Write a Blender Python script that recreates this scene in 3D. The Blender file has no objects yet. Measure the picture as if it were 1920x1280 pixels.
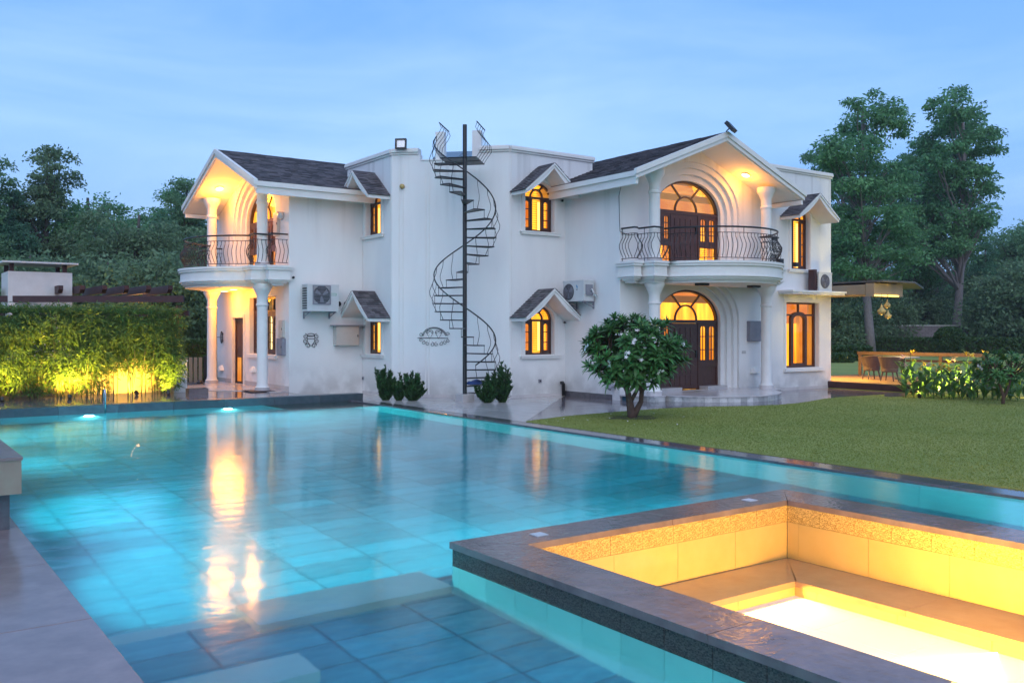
import bpy, bmesh, math, random
import numpy as np
from mathutils import Matrix, Vector
from mathutils.geometry import tessellate_polygon
random.seed(7); rng = np.random.default_rng(11)
sc = bpy.context.scene; COL = sc.collection
R = math.radians; PI = math.pi

# ------------------------------------------------------------------ camera
HC = 1.8; YAW = R(35.54); FPX = 1715.0
cam_d = bpy.data.cameras.new('camera'); cam = bpy.data.objects.new('camera', cam_d); COL.objects.link(cam)
cam.location = (0, 0, HC); cam.rotation_euler = (R(90), 0, -YAW)
cam_d.sensor_width = 36; cam_d.lens = 36*FPX/1920; cam_d.shift_y = -22/1920
cam_d.clip_start = .05; cam_d.clip_end = 2000
sc.camera = cam

# ------------------------------------------------------------------ world, dusk light
W = bpy.data.worlds.new('World'); sc.world = W; W.use_nodes = True
wn = W.node_tree.nodes; wl = W.node_tree.links; wn.clear()
def wnode(t, **k):
    n = wn.new(t)
    for a, b in k.items(): setattr(n, a, b)
    return n
SUN_EL, SUN_AZ = R(20), R(215)
sky = wnode('ShaderNodeTexSky', sky_type='NISHITA', sun_disc=False, sun_elevation=R(3), sun_rotation=SUN_AZ)
skym = wnode('ShaderNodeVectorMath', operation='SCALE'); skym.inputs['Scale'].default_value = .10
wl.new(sky.outputs[0], skym.inputs[0])
tc = wnode('ShaderNodeTexCoord'); sep = wnode('ShaderNodeSeparateXYZ'); wl.new(tc.outputs['Generated'], sep.inputs[0])
ramp = wnode('ShaderNodeValToRGB'); wl.new(sep.outputs['Z'], ramp.inputs[0])
cr = ramp.color_ramp; cr.elements[0].position = 0.0; cr.elements[0].color = (.17, .33, .60, 1)
cr.elements[1].position = 1.0; cr.elements[1].color = (.105, .27, .60, 1)
for p, c in ((.09, (.165, .35, .70, 1)), (.20, (.20, .405, .80, 1)), (.38, (.125, .315, .69, 1))):
    e = cr.elements.new(p); e.color = c
mapn = wnode('ShaderNodeMapping'); mapn.inputs['Scale'].default_value = (1, 1, 4.5)
wl.new(tc.outputs['Generated'], mapn.inputs[0])
nz = wnode('ShaderNodeTexNoise'); nz.inputs['Scale'].default_value = 1.7; nz.inputs['Detail'].default_value = 6; nz.inputs['Roughness'].default_value = .55
nz.inputs['Distortion'].default_value = .6
wl.new(mapn.outputs[0], nz.inputs['Vector'])
cl = wnode('ShaderNodeMapRange'); cl.inputs[1].default_value = .38; cl.inputs[2].default_value = .64; cl.inputs[3].default_value = 0; cl.inputs[4].default_value = 1
wl.new(nz.outputs[0], cl.inputs[0])
cm = wnode('ShaderNodeMix', data_type='RGBA'); wl.new(cl.outputs[0], cm.inputs['Factor'])
ca = wnode('ShaderNodeVectorMath', operation='MULTIPLY'); ca.inputs[1].default_value = (.90, .91, .92); wl.new(ramp.outputs[0], ca.inputs[0])
cb = wnode('ShaderNodeVectorMath', operation='MULTIPLY_ADD'); cb.inputs[1].default_value = (1.04, 1.02, .99); cb.inputs[2].default_value = (.085, .066, .030); wl.new(ramp.outputs[0], cb.inputs[0])
wl.new(ca.outputs[0], cm.inputs[6]); wl.new(cb.outputs[0], cm.inputs[7])
mixw = wnode('ShaderNodeMix', data_type='RGBA'); mixw.inputs['Factor'].default_value = .9
wl.new(skym.outputs[0], mixw.inputs[6]); wl.new(cm.outputs[2], mixw.inputs[7])
bg = wnode('ShaderNodeBackground'); bg.inputs['Strength'].default_value = 1.17; wl.new(mixw.outputs[2], bg.inputs[0])
wo = wnode('ShaderNodeOutputWorld'); wl.new(bg.outputs[0], wo.inputs[0])
# the last glow of the evening sky behind the camera, broad and weak
sd = bpy.data.lights.new('sun', 'SUN'); sd.energy = .96; sd.angle = R(70); sd.color = (1, .91, .84)
sun = bpy.data.objects.new('sun', sd); COL.objects.link(sun)
sun.rotation_euler = Vector((.46, .74, -.74)).to_track_quat('-Z', 'Y').to_euler()
sun.location = (-10, -20, 20)
sc.view_settings.view_transform = 'Standard'; sc.view_settings.look = 'None'
sc.view_settings.exposure = .55; sc.view_settings.gamma = 1; sc.view_settings.use_curve_mapping = False
cy = sc.cycles; cy.use_denoising = True; cy.caustics_reflective = False; cy.caustics_refractive = True
cy.max_bounces = 8; cy.diffuse_bounces = 3; cy.glossy_bounces = 4; cy.transmission_bounces = 6; cy.transparent_max_bounces = 16
cy.sample_clamp_indirect = 4.0; cy.blur_glossy = 0.5

# ------------------------------------------------------------------ materials
M = {}
def mat(name, col, rough=.6, var=0, vscale=3, bump=0, bscale=20, metal=0, spec=.5, island=0, stretch=(1, 1, 1), col2=None, emis=None, estr=0, det=5, thr=(.3, .7), space='Object'):
    m = bpy.data.materials.new(name); m.use_nodes = True; n = m.node_tree.nodes; l = m.node_tree.links
    b = n['Principled BSDF']; b.inputs['Roughness'].default_value = rough; b.inputs['Metallic'].default_value = metal
    b.inputs['Specular IOR Level'].default_value = spec
    col = (*col, 1)
    b.inputs['Base Color'].default_value = col
    if var or bump or island or col2:
        t = n.new('ShaderNodeTexCoord'); mp = n.new('ShaderNodeMapping'); mp.inputs['Scale'].default_value = stretch
        l.new(t.outputs[space], mp.inputs[0])
        if var or col2:
            z = n.new('ShaderNodeTexNoise'); z.inputs['Scale'].default_value = vscale; z.inputs['Detail'].default_value = det; z.inputs['Roughness'].default_value = .6
            l.new(mp.outputs[0], z.inputs['Vector'])
            r = n.new('ShaderNodeMapRange'); r.inputs[1].default_value = thr[0]; r.inputs[2].default_value = thr[1]
            l.new(z.outputs[0], r.inputs[0])
            x = n.new('ShaderNodeMix'); x.data_type = 'RGBA'; l.new(r.outputs[0], x.inputs['Factor'])
            x.inputs[6].default_value = col
            x.inputs[7].default_value = (*col2, 1) if col2 else tuple(min(1, c*(1+var)) for c in col[:3])+(1,)
            out = x.outputs[2]
        else:
            rgb = n.new('ShaderNodeRGB'); rgb.outputs[0].default_value = col; out = rgb.outputs[0]
        if island:
            g = n.new('ShaderNodeNewGeometry'); r2 = n.new('ShaderNodeMapRange'); r2.inputs[3].default_value = 1-island; r2.inputs[4].default_value = 1+island
            oi = n.new('ShaderNodeObjectInfo'); ad = n.new('ShaderNodeMath'); ad.operation = 'ADD'; fr = n.new('ShaderNodeMath'); fr.operation = 'FRACT'
            l.new(g.outputs['Random Per Island'], ad.inputs[0]); l.new(oi.outputs['Random'], ad.inputs[1]); l.new(ad.outputs[0], fr.inputs[0])
            l.new(fr.outputs[0], r2.inputs[0])
            s = n.new('ShaderNodeVectorMath'); s.operation = 'SCALE'; l.new(out, s.inputs[0]); l.new(r2.outputs[0], s.inputs['Scale']); out = s.outputs[0]
        l.new(out, b.inputs['Base Color'])
        if bump:
            z2 = n.new('ShaderNodeTexNoise'); z2.inputs['Scale'].default_value = bscale; z2.inputs['Detail'].default_value = 4
            l.new(mp.outputs[0], z2.inputs['Vector'])
            bp = n.new('ShaderNodeBump'); bp.inputs['Strength'].default_value = bump; bp.inputs['Distance'].default_value = .02
            l.new(z2.outputs[0], bp.inputs['Height']); l.new(bp.outputs[0], b.inputs['Normal'])
    if emis:
        b.inputs['Emission Color'].default_value = (*emis, 1); b.inputs['Emission Strength'].default_value = estr
    M[name] = m; return m
def leafmat(name, c1, c2, rough=.5, trans=.4, vscale=.6, island=.35):
    m = mat(name, c1, rough=rough, col2=c2, vscale=vscale, island=island, det=3)
    n = m.node_tree.nodes; l = m.node_tree.links; b = n['Principled BSDF']; o = n['Material Output']
    b.inputs['Specular IOR Level'].default_value = .3
    t = n.new('ShaderNodeBsdfTranslucent'); src = b.inputs['Base Color'].links[0].from_socket; l.new(src, t.inputs[0])
    x = n.new('ShaderNodeMixShader'); x.inputs[0].default_value = trans; l.new(b.outputs[0], x.inputs[1]); l.new(t.outputs[0], x.inputs[2]); l.new(x.outputs[0], o.inputs[0])
    return m
def glassmat(name, tint=(1, 1, 1), rough=.02):
    m = bpy.data.materials.new(name); m.use_nodes = True; n = m.node_tree.nodes; l = m.node_tree.links; n.clear()
    o = n.new('ShaderNodeOutputMaterial'); x = n.new('ShaderNodeMixShader'); t = n.new('ShaderNodeBsdfTransparent'); g = n.new('ShaderNodeBsdfGlossy')
    t.inputs[0].default_value = (*tint, 1); g.inputs['Roughness'].default_value = rough
    f = n.new('ShaderNodeFresnel'); gm = n.new('ShaderNodeNewGeometry'); mr = n.new('ShaderNodeMapRange'); mr.inputs[3].default_value = 1.45; mr.inputs[4].default_value = 1/1.45   # thin pane: same outside-to-glass reflectance on both faces
    l.new(gm.outputs['Backfacing'], mr.inputs[0]); l.new(mr.outputs[0], f.inputs[0])
    l.new(f.outputs[0], x.inputs[0]); l.new(t.outputs[0], x.inputs[1]); l.new(g.outputs[0], x.inputs[2]); l.new(x.outputs[0], o.inputs[0])
    M[name] = m; return m
def emitmat(name, col, s, col2=None, vscale=2, stretch=(1, 1, 1)):
    m = bpy.data.materials.new(name); m.use_nodes = True; n = m.node_tree.nodes; l = m.node_tree.links; n.clear()
    o = n.new('ShaderNodeOutputMaterial'); e = n.new('ShaderNodeEmission'); e.inputs[0].default_value = (*col, 1); e.inputs[1].default_value = s
    if col2:
        t = n.new('ShaderNodeTexCoord'); mp = n.new('ShaderNodeMapping'); mp.inputs['Scale'].default_value = stretch; l.new(t.outputs['Object'], mp.inputs[0])
        z = n.new('ShaderNodeTexNoise'); z.inputs['Scale'].default_value = vscale; z.inputs['Detail'].default_value = 3; l.new(mp.outputs[0], z.inputs['Vector'])
        r = n.new('ShaderNodeMapRange'); r.inputs[1].default_value = .35; r.inputs[2].default_value = .65; l.new(z.outputs[0], r.inputs[0])
        x = n.new('ShaderNodeMix'); x.data_type = 'RGBA'; l.new(r.outputs[0], x.inputs['Factor']); x.inputs[6].default_value = (*col, 1); x.inputs[7].default_value = (*col2, 1); l.new(x.outputs[2], e.inputs[0])
    l.new(e.outputs[0], o.inputs[0]); M[name] = m; return m
mat('plaster', (.745, .742, .738), .75, col2=(.80, .795, .785), vscale=1.1, thr=(.30, .62), stretch=(1.5, 1.5, .30), bump=.12, bscale=14)
def weather(m):
    """rain streaks hanging from the parapets and splash dirt along the foot of the walls"""
    n = m.node_tree.nodes; l = m.node_tree.links; b = n['Principled BSDF']; src = b.inputs['Base Color'].links[0].from_socket
    t = n.new('ShaderNodeTexCoord'); sp = n.new('ShaderNodeSeparateXYZ'); l.new(t.outputs['Object'], sp.inputs[0])
    def rng_(sock, a, b_, c, d): r = n.new('ShaderNodeMapRange'); r.interpolation_type = 'SMOOTHSTEP'; r.inputs[1].default_value = a; r.inputs[2].default_value = b_; r.inputs[3].default_value = c; r.inputs[4].default_value = d; l.new(sock, r.inputs[0]); return r.outputs[0]
    def noise(scale, st, det=4): mp = n.new('ShaderNodeMapping'); mp.inputs['Scale'].default_value = st; l.new(t.outputs['Object'], mp.inputs[0]); z = n.new('ShaderNodeTexNoise'); z.inputs['Scale'].default_value = scale; z.inputs['Detail'].default_value = det; l.new(mp.outputs[0], z.inputs['Vector']); return z.outputs[0]
    def math_(op, a, b_): q = n.new('ShaderNodeMath'); q.operation = op; l.new(a, q.inputs[0]); (l.new(b_, q.inputs[1]) if not isinstance(b_, float) else setattr(q.inputs[1], 'default_value', b_)); return q.outputs[0]
    top = math_('MULTIPLY', rng_(sp.outputs['Z'], 3.6, 6.5, 0, 1), rng_(noise(1.3, (3, 3, .09), 6), .50, .72, 0, .45))
    low = math_('MULTIPLY', rng_(sp.outputs['Z'], 1.1, .0, 0, 1), rng_(noise(1.6, (1, 1, 1)), .36, .62, .05, .8))
    f = math_('MAXIMUM', top, low); x = n.new('ShaderNodeMix'); x.data_type = 'RGBA'; l.new(f, x.inputs['Factor']); l.new(src, x.inputs[6]); x.inputs[7].default_value = (.47, .46, .45, 1); l.new(x.outputs[2], b.inputs['Base Color'])
weather(M['plaster'])
mat('plaster_trim', (.74, .73, .71), .7, col2=(.80, .79, .77), vscale=3, bump=.06, bscale=25)
mat('soffit', (.78, .76, .72), .8, col2=(.80, .78, .75), vscale=2)
mat('shingle', (.075, .068, .078), .7, col2=(.13, .115, .12), vscale=5, island=.5, bump=.3, bscale=60)
mat('dark_wood', (.050, .021, .018), .42, col2=(.085, .036, .028), vscale=7, stretch=(6, 6, .6), bump=.08, bscale=30)
mat('deck_wood', (.19, .10, .045), .35, col2=(.27, .15, .065), vscale=5, stretch=(.5, 6, 6), island=.25, bump=.1)
mat('iron', (.012, .012, .013), .38, spec=.6)
mat('steel', (.55, .56, .58), .25, metal=1)
mat('grey_metal', (.22, .22, .26), .45, col2=(.26, .26, .30), vscale=4)
mat('white_metal', (.62, .63, .63), .4, col2=(.56, .57, .57), vscale=4)
mat('beige_metal', (.55, .50, .45), .5, col2=(.48, .44, .40), vscale=3)
mat('black_plastic', (.015, .015, .016), .45)
mat('green_print', (.02, .30, .14), .5); mat('blue_print', (.02, .22, .42), .5)
mat('granite', (.075, .072, .085), .10, col2=(.13, .125, .14), vscale=9, bump=.05, bscale=12, spec=.6)
mat('wet_slab', (.12, .105, .115), .09, col2=(.19, .165, .175), vscale=4, bump=.05, bscale=9, island=.15, spec=.6)
mat('pale_tile', (.40, .39, .37), .16, col2=(.50, .48, .46), vscale=4, island=.1, bump=.02, bscale=6)
mat('rim_stone', (.13, .10, .10), .11, col2=(.21, .165, .16), vscale=5, bump=.22, bscale=16, island=.08, spec=.6, stretch=(1, 1, 1))
mat('deck_stone', (.19, .14, .135), .20, col2=(.28, .21, .20), vscale=3.5, bump=.06, bscale=10, island=.06, spec=.4)
mat('sandstone', (.28, .21, .16), .35, col2=(.35, .27, .21), vscale=5, bump=.05)
mat('marble', (.55, .52, .52), .16, col2=(.36, .36, .37), vscale=3, thr=(.5, .75), island=.14)
mat('marble_face', (.50, .50, .49), .35, col2=(.25, .27, .26), vscale=6, thr=(.45, .75), island=.35)
mat('spa_stone', (.58, .385, .115), .13, col2=(.63, .43, .15), vscale=3, bump=.015, bscale=6)
mat('bench_stone', (.34, .20, .10), .14, col2=(.40, .25, .13), vscale=3, bump=.02, bscale=6)
mat('well_tile', (.78, .76, .72), .3)
mat('curb_stone', (.045, .07, .085), .3, col2=(.075, .10, .115), vscale=8, bump=.1, bscale=40, island=.25)
mat('pool_wall', (.13, .48, .50), .4, col2=(.20, .56, .57), vscale=2, island=.06)
mat('pool_tile', (.016, .20, .255), .4, col2=(.055, .325, .395), vscale=4, stretch=(1, 3, 1), island=.22, bump=.1)
mat('pool_grout', (.006, .06, .10), .6)
mat('spa_tile', (.36, .56, .54), .4, col2=(.44, .62, .60), vscale=2, island=.06)
mat('submerged_stone', (.36, .42, .40), .4, col2=(.44, .50, .48), vscale=2)
mat('soil', (.05, .04, .03), .9, col2=(.03, .05, .02), vscale=2)
mat('bark', (.10, .085, .075), .9, col2=(.05, .045, .04), vscale=8, stretch=(3, 3, .6), bump=.5, bscale=20)
mat('pale_bark', (.24, .21, .21), .9, col2=(.15, .13, .13), vscale=6, stretch=(3, 3, .8), bump=.3)
mat('brown_bark', (.12, .07, .05), .85, col2=(.07, .042, .032), vscale=10, bump=.4)
mat('culm', (.20, .19, .06), .5, col2=(.13, .15, .05), vscale=5)
mat('cream_wall', (.52, .42, .30), .7, col2=(.58, .48, .36), vscale=2, bump=.1)
mat('white_render', (.62, .63, .62), .8, col2=(.70, .71, .70), vscale=3, bump=.1)
mat('pergola_wood', (.035, .014, .018), .55, col2=(.06, .024, .026), vscale=4)
mat('wicker', (.06, .038, .04), .6, col2=(.11, .07, .065), vscale=40, bump=.6, bscale=90)
mat('blue_bag', (.03, .08, .28), .6)
mat('petal', (.78, .74, .76), .6); mat('pink_petal', (.72, .45, .40), .6); mat('yellow_petal', (.80, .55, .05), .6)
mat('canopy_grey', (.06, .06, .065), .5, col2=(.09, .088, .09), vscale=2)
mat('awning_beige', (.26, .21, .15), .6)
mat('pendant', (.45, .33, .12), .5)
mat('solar', (.03, .035, .05), .2, spec=.8)
leafmat('leaf_far', (.105, .225, .115), (.175, .320, .150), vscale=.25)
leafmat('leaf_tree', (.090, .240, .110), (.165, .345, .140), vscale=.35)
leafmat('leaf_deep', (.065, .190, .120), (.125, .275, .150), vscale=.3)
leafmat('leaf_olive', (.120, .205, .110), (.190, .290, .150), vscale=.4)
leafmat('leaf_frangipani', (.050, .150, .045), (.095, .215, .060), rough=.35, trans=.2, vscale=2)
leafmat('leaf_bamboo', (.066, .150, .034), (.135, .230, .058), vscale=1.2)
leafmat('leaf_canna', (.07, .16, .04), (.12, .24, .06), rough=.4, trans=.35, vscale=2)
leafmat('leaf_hedge', (.035, .085, .025), (.065, .13, .035), vscale=1)
leafmat('leaf_shrub', (.025, .075, .028), (.060, .140, .045), vscale=5, island=.6)
glassmat('glass'); glassmat('glass_warm', (1, .86, .62))
emitmat('lit_room', (1.0, .58, .06), 1.75, (.72, .24, .012), 1.3, (3, 3, .5))  # room lamplight put into the colour: curtains and back walls glow themselves
emitmat('lit_strip', (1.0, .78, .30), 2.2)
emitmat('lit_dim', (.95, .40, .08), .75, (.75, .22, .03), 1.4)  # dimmer lamplight as emission on blinds, drapes, ceilings and a door panel
emitmat('lamp_warm', (1.0, .70, .25), 7)
emitmat('lamp_pool', (.95, 1.0, .95), 7)
emitmat('lamp_spa', (1.0, .8, .45), 12)
emitmat('lamp_soft', (1.0, .62, .12), 3)
# mosaic: tiny glossy tesserae
def mosaic(name, c1, c2, rough, scale=95):
    m = mat(name, c1, rough); n = m.node_tree.nodes; l = m.node_tree.links; b = n['Principled BSDF']
    t = n.new('ShaderNodeTexCoord'); v = n.new('ShaderNodeTexVoronoi'); v.inputs['Scale'].default_value = scale; mp = n.new('ShaderNodeMapping'); mp.inputs['Scale'].default_value = (1, 1, 1.7); v.inputs['Randomness'].default_value = .35
    v.distance = 'CHEBYCHEV'; l.new(t.outputs['Object'], mp.inputs[0]); l.new(mp.outputs[0], v.inputs['Vector'])
    s = n.new('ShaderNodeSeparateColor'); l.new(v.outputs['Color'], s.inputs[0])
    x = n.new('ShaderNodeMix'); x.data_type = 'RGBA'; x.inputs[6].default_value = (*c1, 1); x.inputs[7].default_value = (*c2, 1); l.new(s.outputs[0], x.inputs['Factor']); l.new(x.outputs[2], b.inputs['Base Color'])
    bp = n.new('ShaderNodeBump'); bp.inputs['Strength'].default_value = .9; bp.inputs['Distance'].default_value = .006; l.new(s.outputs[1], bp.inputs['Height']); l.new(bp.outputs[0], b.inputs['Normal'])
    return m
mosaic('mosaic_gold', (.34, .20, .05), (.85, .58, .18), .20)
mosaic('mosaic_dark', (.035, .032, .028), (.10, .09, .075), .25)
# lawn
lm = mat('lawn', (.195, .240, .040), .9, col2=(.30, .31, .07), vscale=.35, bump=.2, bscale=160, det=7)
# water
wm = bpy.data.materials.new('water'); wm.use_nodes = True; n = wm.node_tree.nodes; l = wm.node_tree.links
b = n['Principled BSDF']; b.inputs['Base Color'].default_value = (.48, .92, 1, 1); b.inputs['Roughness'].default_value = .125
b.inputs['IOR'].default_value = 1.333; b.inputs['Transmission Weight'].default_value = 1
t = n.new('ShaderNodeTexCoord'); z = n.new('ShaderNodeTexNoise'); z.inputs['Scale'].default_value = 4.5; z.inputs['Detail'].default_value = 3
l.new(t.outputs['Object'], z.inputs['Vector']); bp = n.new('ShaderNodeBump'); bp.inputs['Strength'].default_value = .16; bp.inputs['Distance'].default_value = .02
l.new(z.outputs[0], bp.inputs['Height']); l.new(bp.outputs[0], b.inputs['Normal']); M['water'] = wm

# ------------------------------------------------------------------ mesh helpers
def tag(o, label=None, cat=None, group=None, kind=None):
    if label: o['label'] = label
    if cat: o['category'] = cat
    if group: o['group'] = group
    if kind: o['kind'] = kind
    return o
def thing(name, label, cat, loc=(0, 0, 0), group=None, rz=0):
    o = bpy.data.objects.new(name, None); COL.objects.link(o); o.location = loc; o.rotation_euler[2] = rz; o.empty_display_size = .2
    return tag(o, label, cat, group)
def root_of(o):
    while o.parent: o = o.parent
    return o
def place(o, parent): o.parent = parent; return o
class MB:
    def __init__(s, T=None): s.v = []; s.f = []; s.T = T
    def add(s, vs, fs):
        n = len(s.v); s.v.extend(tuple(v) for v in vs); s.f.extend([i+n for i in f] for f in fs)
    def box(s, x0, x1, y0, y1, z0, z1):
        s.add([(x0, y0, z0), (x1, y0, z0), (x1, y1, z0), (x0, y1, z0), (x0, y0, z1), (x1, y0, z1), (x1, y1, z1), (x0, y1, z1)],
              [(0, 3, 2, 1), (4, 5, 6, 7), (0, 1, 5, 4), (1, 2, 6, 5), (2, 3, 7, 6), (3, 0, 4, 7)])
        return s
    def prism(s, poly, z0, z1):                     # polygon in xy, extruded along z
        n = len(poly); s.add([(x, y, z0) for x, y in poly]+[(x, y, z1) for x, y in poly],
            [list(range(n))[::-1], list(range(n, 2*n))]+[(i, (i+1) % n, n+(i+1) % n, n+i) for i in range(n)]); return s
    def ext(s, poly, y0, y1):                       # polygon in xz, extruded along y
        n = len(poly); s.add([(x, y0, z) for x, z in poly]+[(x, y1, z) for x, z in poly],
            [list(range(n)), list(range(n, 2*n))[::-1]]+[(i, n+i, n+(i+1) % n, (i+1) % n) for i in range(n)]); return s
    def strip(s, a, b, y0, y1, close=False):        # solid band between two xz polylines
        n = len(a); v = []
        for p, q in zip(a, b): v += [(p[0], y0, p[1]), (q[0], y0, q[1]), (q[0], y1, q[1]), (p[0], y1, p[1])]
        f = []
        for i in range(n if close else n-1):
            j = (i+1) % n
            for k in range(4): f.append((4*i+k, 4*j+k, 4*j+(k+1) % 4, 4*i+(k+1) % 4))
        if not close: f += [(0, 1, 2, 3), (4*n-1, 4*n-2, 4*n-3, 4*n-4)]
        s.add(v, f); return s
    def tube(s, pts, r, seg=6, cap=True):
        pts = [Vector(p) for p in pts]; n = len(pts); rs = r if isinstance(r, (list, tuple)) else [r]*n
        v = []; up = Vector((.31, .17, .93))
        for i, p in enumerate(pts):
            d = (pts[min(i+1, n-1)]-pts[max(i-1, 0)]).normalized()
            a = d.cross(up)
            if a.length < .05: a = d.cross(Vector((1, 0, 0)))
            a.normalize(); b2 = d.cross(a)
            for k in range(seg):
                t = 2*PI*k/seg; v.append(p+(a*math.cos(t)+b2*math.sin(t))*rs[i])
        f = [(i*seg+k, i*seg+(k+1) % seg, (i+1)*seg+(k+1) % seg, (i+1)*seg+k) for i in range(n-1) for k in range(seg)]
        if cap: f += [list(range(seg))[::-1], list(range((n-1)*seg, n*seg))]
        s.add(v, f); return s
    def lathe(s, prof, c=(0, 0), seg=20):
        v = []
        for r, z in prof:
            for k in range(seg): t = 2*PI*k/seg; v.append((c[0]+r*math.cos(t), c[1]+r*math.sin(t), z))
        n = len(prof); f = [(i*seg+k, i*seg+(k+1) % seg, (i+1)*seg+(k+1) % seg, (i+1)*seg+k) for i in range(n-1) for k in range(seg)]
        f += [list(range(seg))[::-1], list(range((n-1)*seg, n*seg))]
        s.add(v, f); return s
    def mesh(s, name, mats, smooth=False, off=Vector((0, 0, 0))):
        me = bpy.data.meshes.new(name)
        vs = [(s.T @ Vector(v)) - off for v in s.v] if s.T else ([Vector(v)-off for v in s.v] if off.length else s.v)
        me.from_pydata(vs, [], s.f); me.materials.append(M[mats]); me.update()
        bm = bmesh.new(); bm.from_mesh(me); bmesh.ops.recalc_face_normals(bm, faces=bm.faces); bm.to_mesh(me); bm.free()
        if smooth: me.polygons.foreach_set('use_smooth', [True]*len(me.polygons))
        return me
    def build(s, name, mats, parent=None, smooth=False, label=None, kind=None, loc=None):
        off = Vector(root_of(parent).location) if parent else Vector(loc or (0, 0, 0))
        o = bpy.data.objects.new(name, s.mesh(name, mats, smooth, off)); COL.objects.link(o)
        if parent: o.parent = parent
        else: o.location = off
        return tag(o, label=label, kind=kind)
def piece(name, me, parent, loc, rz=0, scale=None):  # one of many alike pieces sharing a mesh; loc in world space
    o = bpy.data.objects.new(name, me); COL.objects.link(o)
    o.location = Vector(loc)-(Vector(root_of(parent).location) if parent else Vector((0, 0, 0)))
    o.rotation_euler[2] = rz
    if scale: o.scale = scale
    if parent: o.parent = parent
    return o
def copy_tree(o, parent=None):
    c = o.copy(); COL.objects.link(c)
    if parent: c.parent = parent; c.matrix_parent_inverse = o.matrix_parent_inverse.copy()
    for ch in list(o.children): copy_tree(ch, c)
    return c
def bevbox(sx, sy, sz, bev, mats, name='tile'):      # bevelled box mesh, top centre at the origin
    bm = bmesh.new(); bmesh.ops.create_cube(bm, size=1)
    bmesh.ops.scale(bm, vec=(sx, sy, sz), verts=bm.verts); bmesh.ops.translate(bm, vec=(0, 0, -sz/2), verts=bm.verts)
    if bev: bmesh.ops.bevel(bm, geom=[e for e in bm.edges if all(v.co.z > -sz/2 for v in e.verts)], offset=bev, segments=1, affect='EDGES')
    me = bpy.data.meshes.new(name); bm.to_mesh(me); bm.free(); me.materials.append(M[mats]); return me
def frame(O, deg): return Matrix.Translation(O) @ Matrix.Rotation(R(deg), 4, 'Z')
def quads(name, P, U, V, mats, parent=None, kind='stuff', loc=None, bend=None):
    n = len(P); v = np.empty((n, 4, 3), np.float32)
    v[:, 0] = P-U; v[:, 1] = P+V; v[:, 2] = P+U; v[:, 3] = P-V
    off = np.array(root_of(parent).location if parent else (loc or (0, 0, 0)), np.float32)
    v = (v-off).reshape(-1, 3)
    me = bpy.data.meshes.new(name); me.vertices.add(4*n); me.vertices.foreach_set('co', v.ravel())
    me.loops.add(4*n); me.loops.foreach_set('vertex_index', np.arange(4*n, dtype=np.int32))
    me.polygons.add(n); me.polygons.foreach_set('loop_start', np.arange(0, 4*n, 4, dtype=np.int32)); me.polygons.foreach_set('loop_total', np.full(n, 4, np.int32))
    me.update(calc_edges=True); me.validate(); me.materials.append(M[mats])
    o = bpy.data.objects.new(name, me); COL.objects.link(o)
    if parent: o.parent = parent
    else: o.location = off
    return tag(o, kind=kind)
def unit(n):
    a = rng.normal(size=(n, 3)); return a/np.linalg.norm(a, axis=1, keepdims=True)
def perp(D):
    a = np.cross(D, unit(len(D))); return a/np.maximum(np.linalg.norm(a, axis=1, keepdims=True), 1e-6)
Fv = (math.sin(YAW), math.cos(YAW)); Rv = (math.cos(YAW), -math.sin(YAW))
def at(px, d): l_ = (px-960)*d/FPX; return (Rv[0]*l_+Fv[0]*d, Rv[1]*l_+Fv[1]*d)   # survey helper: bearing and distance to plan position
def lamp(kind, name, loc, energy, col, size=.05, aim=None, spot=None, blend=.6, parent=None, sx=None, sy=None):
    d = bpy.data.lights.new(name, kind); d.energy = energy; d.color = col
    if kind == 'AREA':
        if spot: d.spread = R(spot)
        d.shape = 'RECTANGLE'; d.size = sx; d.size_y = sy
    else: d.shadow_soft_size = size
    if kind == 'SPOT': d.spot_size = R(spot); d.spot_blend = blend
    o = bpy.data.objects.new(name, d); COL.objects.link(o)
    if parent: o.parent = parent; o.location = Vector(loc)-Vector(root_of(parent).location)
    else: o.location = loc
    if aim: o.rotation_euler = (Vector(aim)-Vector(loc)).to_track_quat('-Z', 'Y').to_euler()
    return o
# ------------------------------------------------------------------ ground and lawn
def tess_sheet(name, loops, z, mats, kind='structure', skirt=0, parent=None):
    tri = tessellate_polygon([[Vector((x, y, 0)) for x, y in lp] for lp in loops])
    pts = [p for lp in loops for p in lp]
    me = bpy.data.meshes.new(name); v = [(x, y, z) for x, y in pts]; f = [list(t) for t in tri]
    if skirt:
        n0 = 0; base = len(v); v += [(x, y, z-skirt) for x, y in pts]
        for lp in loops:
            n = len(lp)
            for i in range(n): j = (i+1) % n; f.append([n0+i, n0+j, base+n0+j, base+n0+i])
            n0 += n
    me.from_pydata(v, [], f); me.materials.append(M[mats]); bm = bmesh.new(); bm.from_mesh(me)
    bmesh.ops.recalc_face_normals(bm, faces=bm.faces)
    for q in bm.faces:
        if abs(q.normal.z) > .9 and q.normal.z < 0: q.normal_flip()
    bm.to_mesh(me); bm.free()
    o = bpy.data.objects.new(name, me); COL.objects.link(o); return tag(o, kind=kind)
PX0, PX1, PYN, PYF, ZWAT = 1.19, 10.2, -2.0, 21.55, -.03
tess_sheet('ground', [[(-600, -600), (600, -600), (600, 700), (-600, 700)], [(1.0, PYN-.2), (1.0, 21.75), (10.4, 21.75), (10.4, PYN-.2)]], -.10, 'soil')
edge = [(10.62, 14.40), (11.94, 14.78), (13.5, 14.92), (14.73, 14.94), (15.85, 14.78), (17.06, 14.22), (17.8, 14.06), (18.6, 14.10), (19.5, 14.32), (20.36, 14.60), (21.2, 14.70), (21.85, 14.68), (23.86, 14.57), (24.4, 14.6)]
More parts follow.
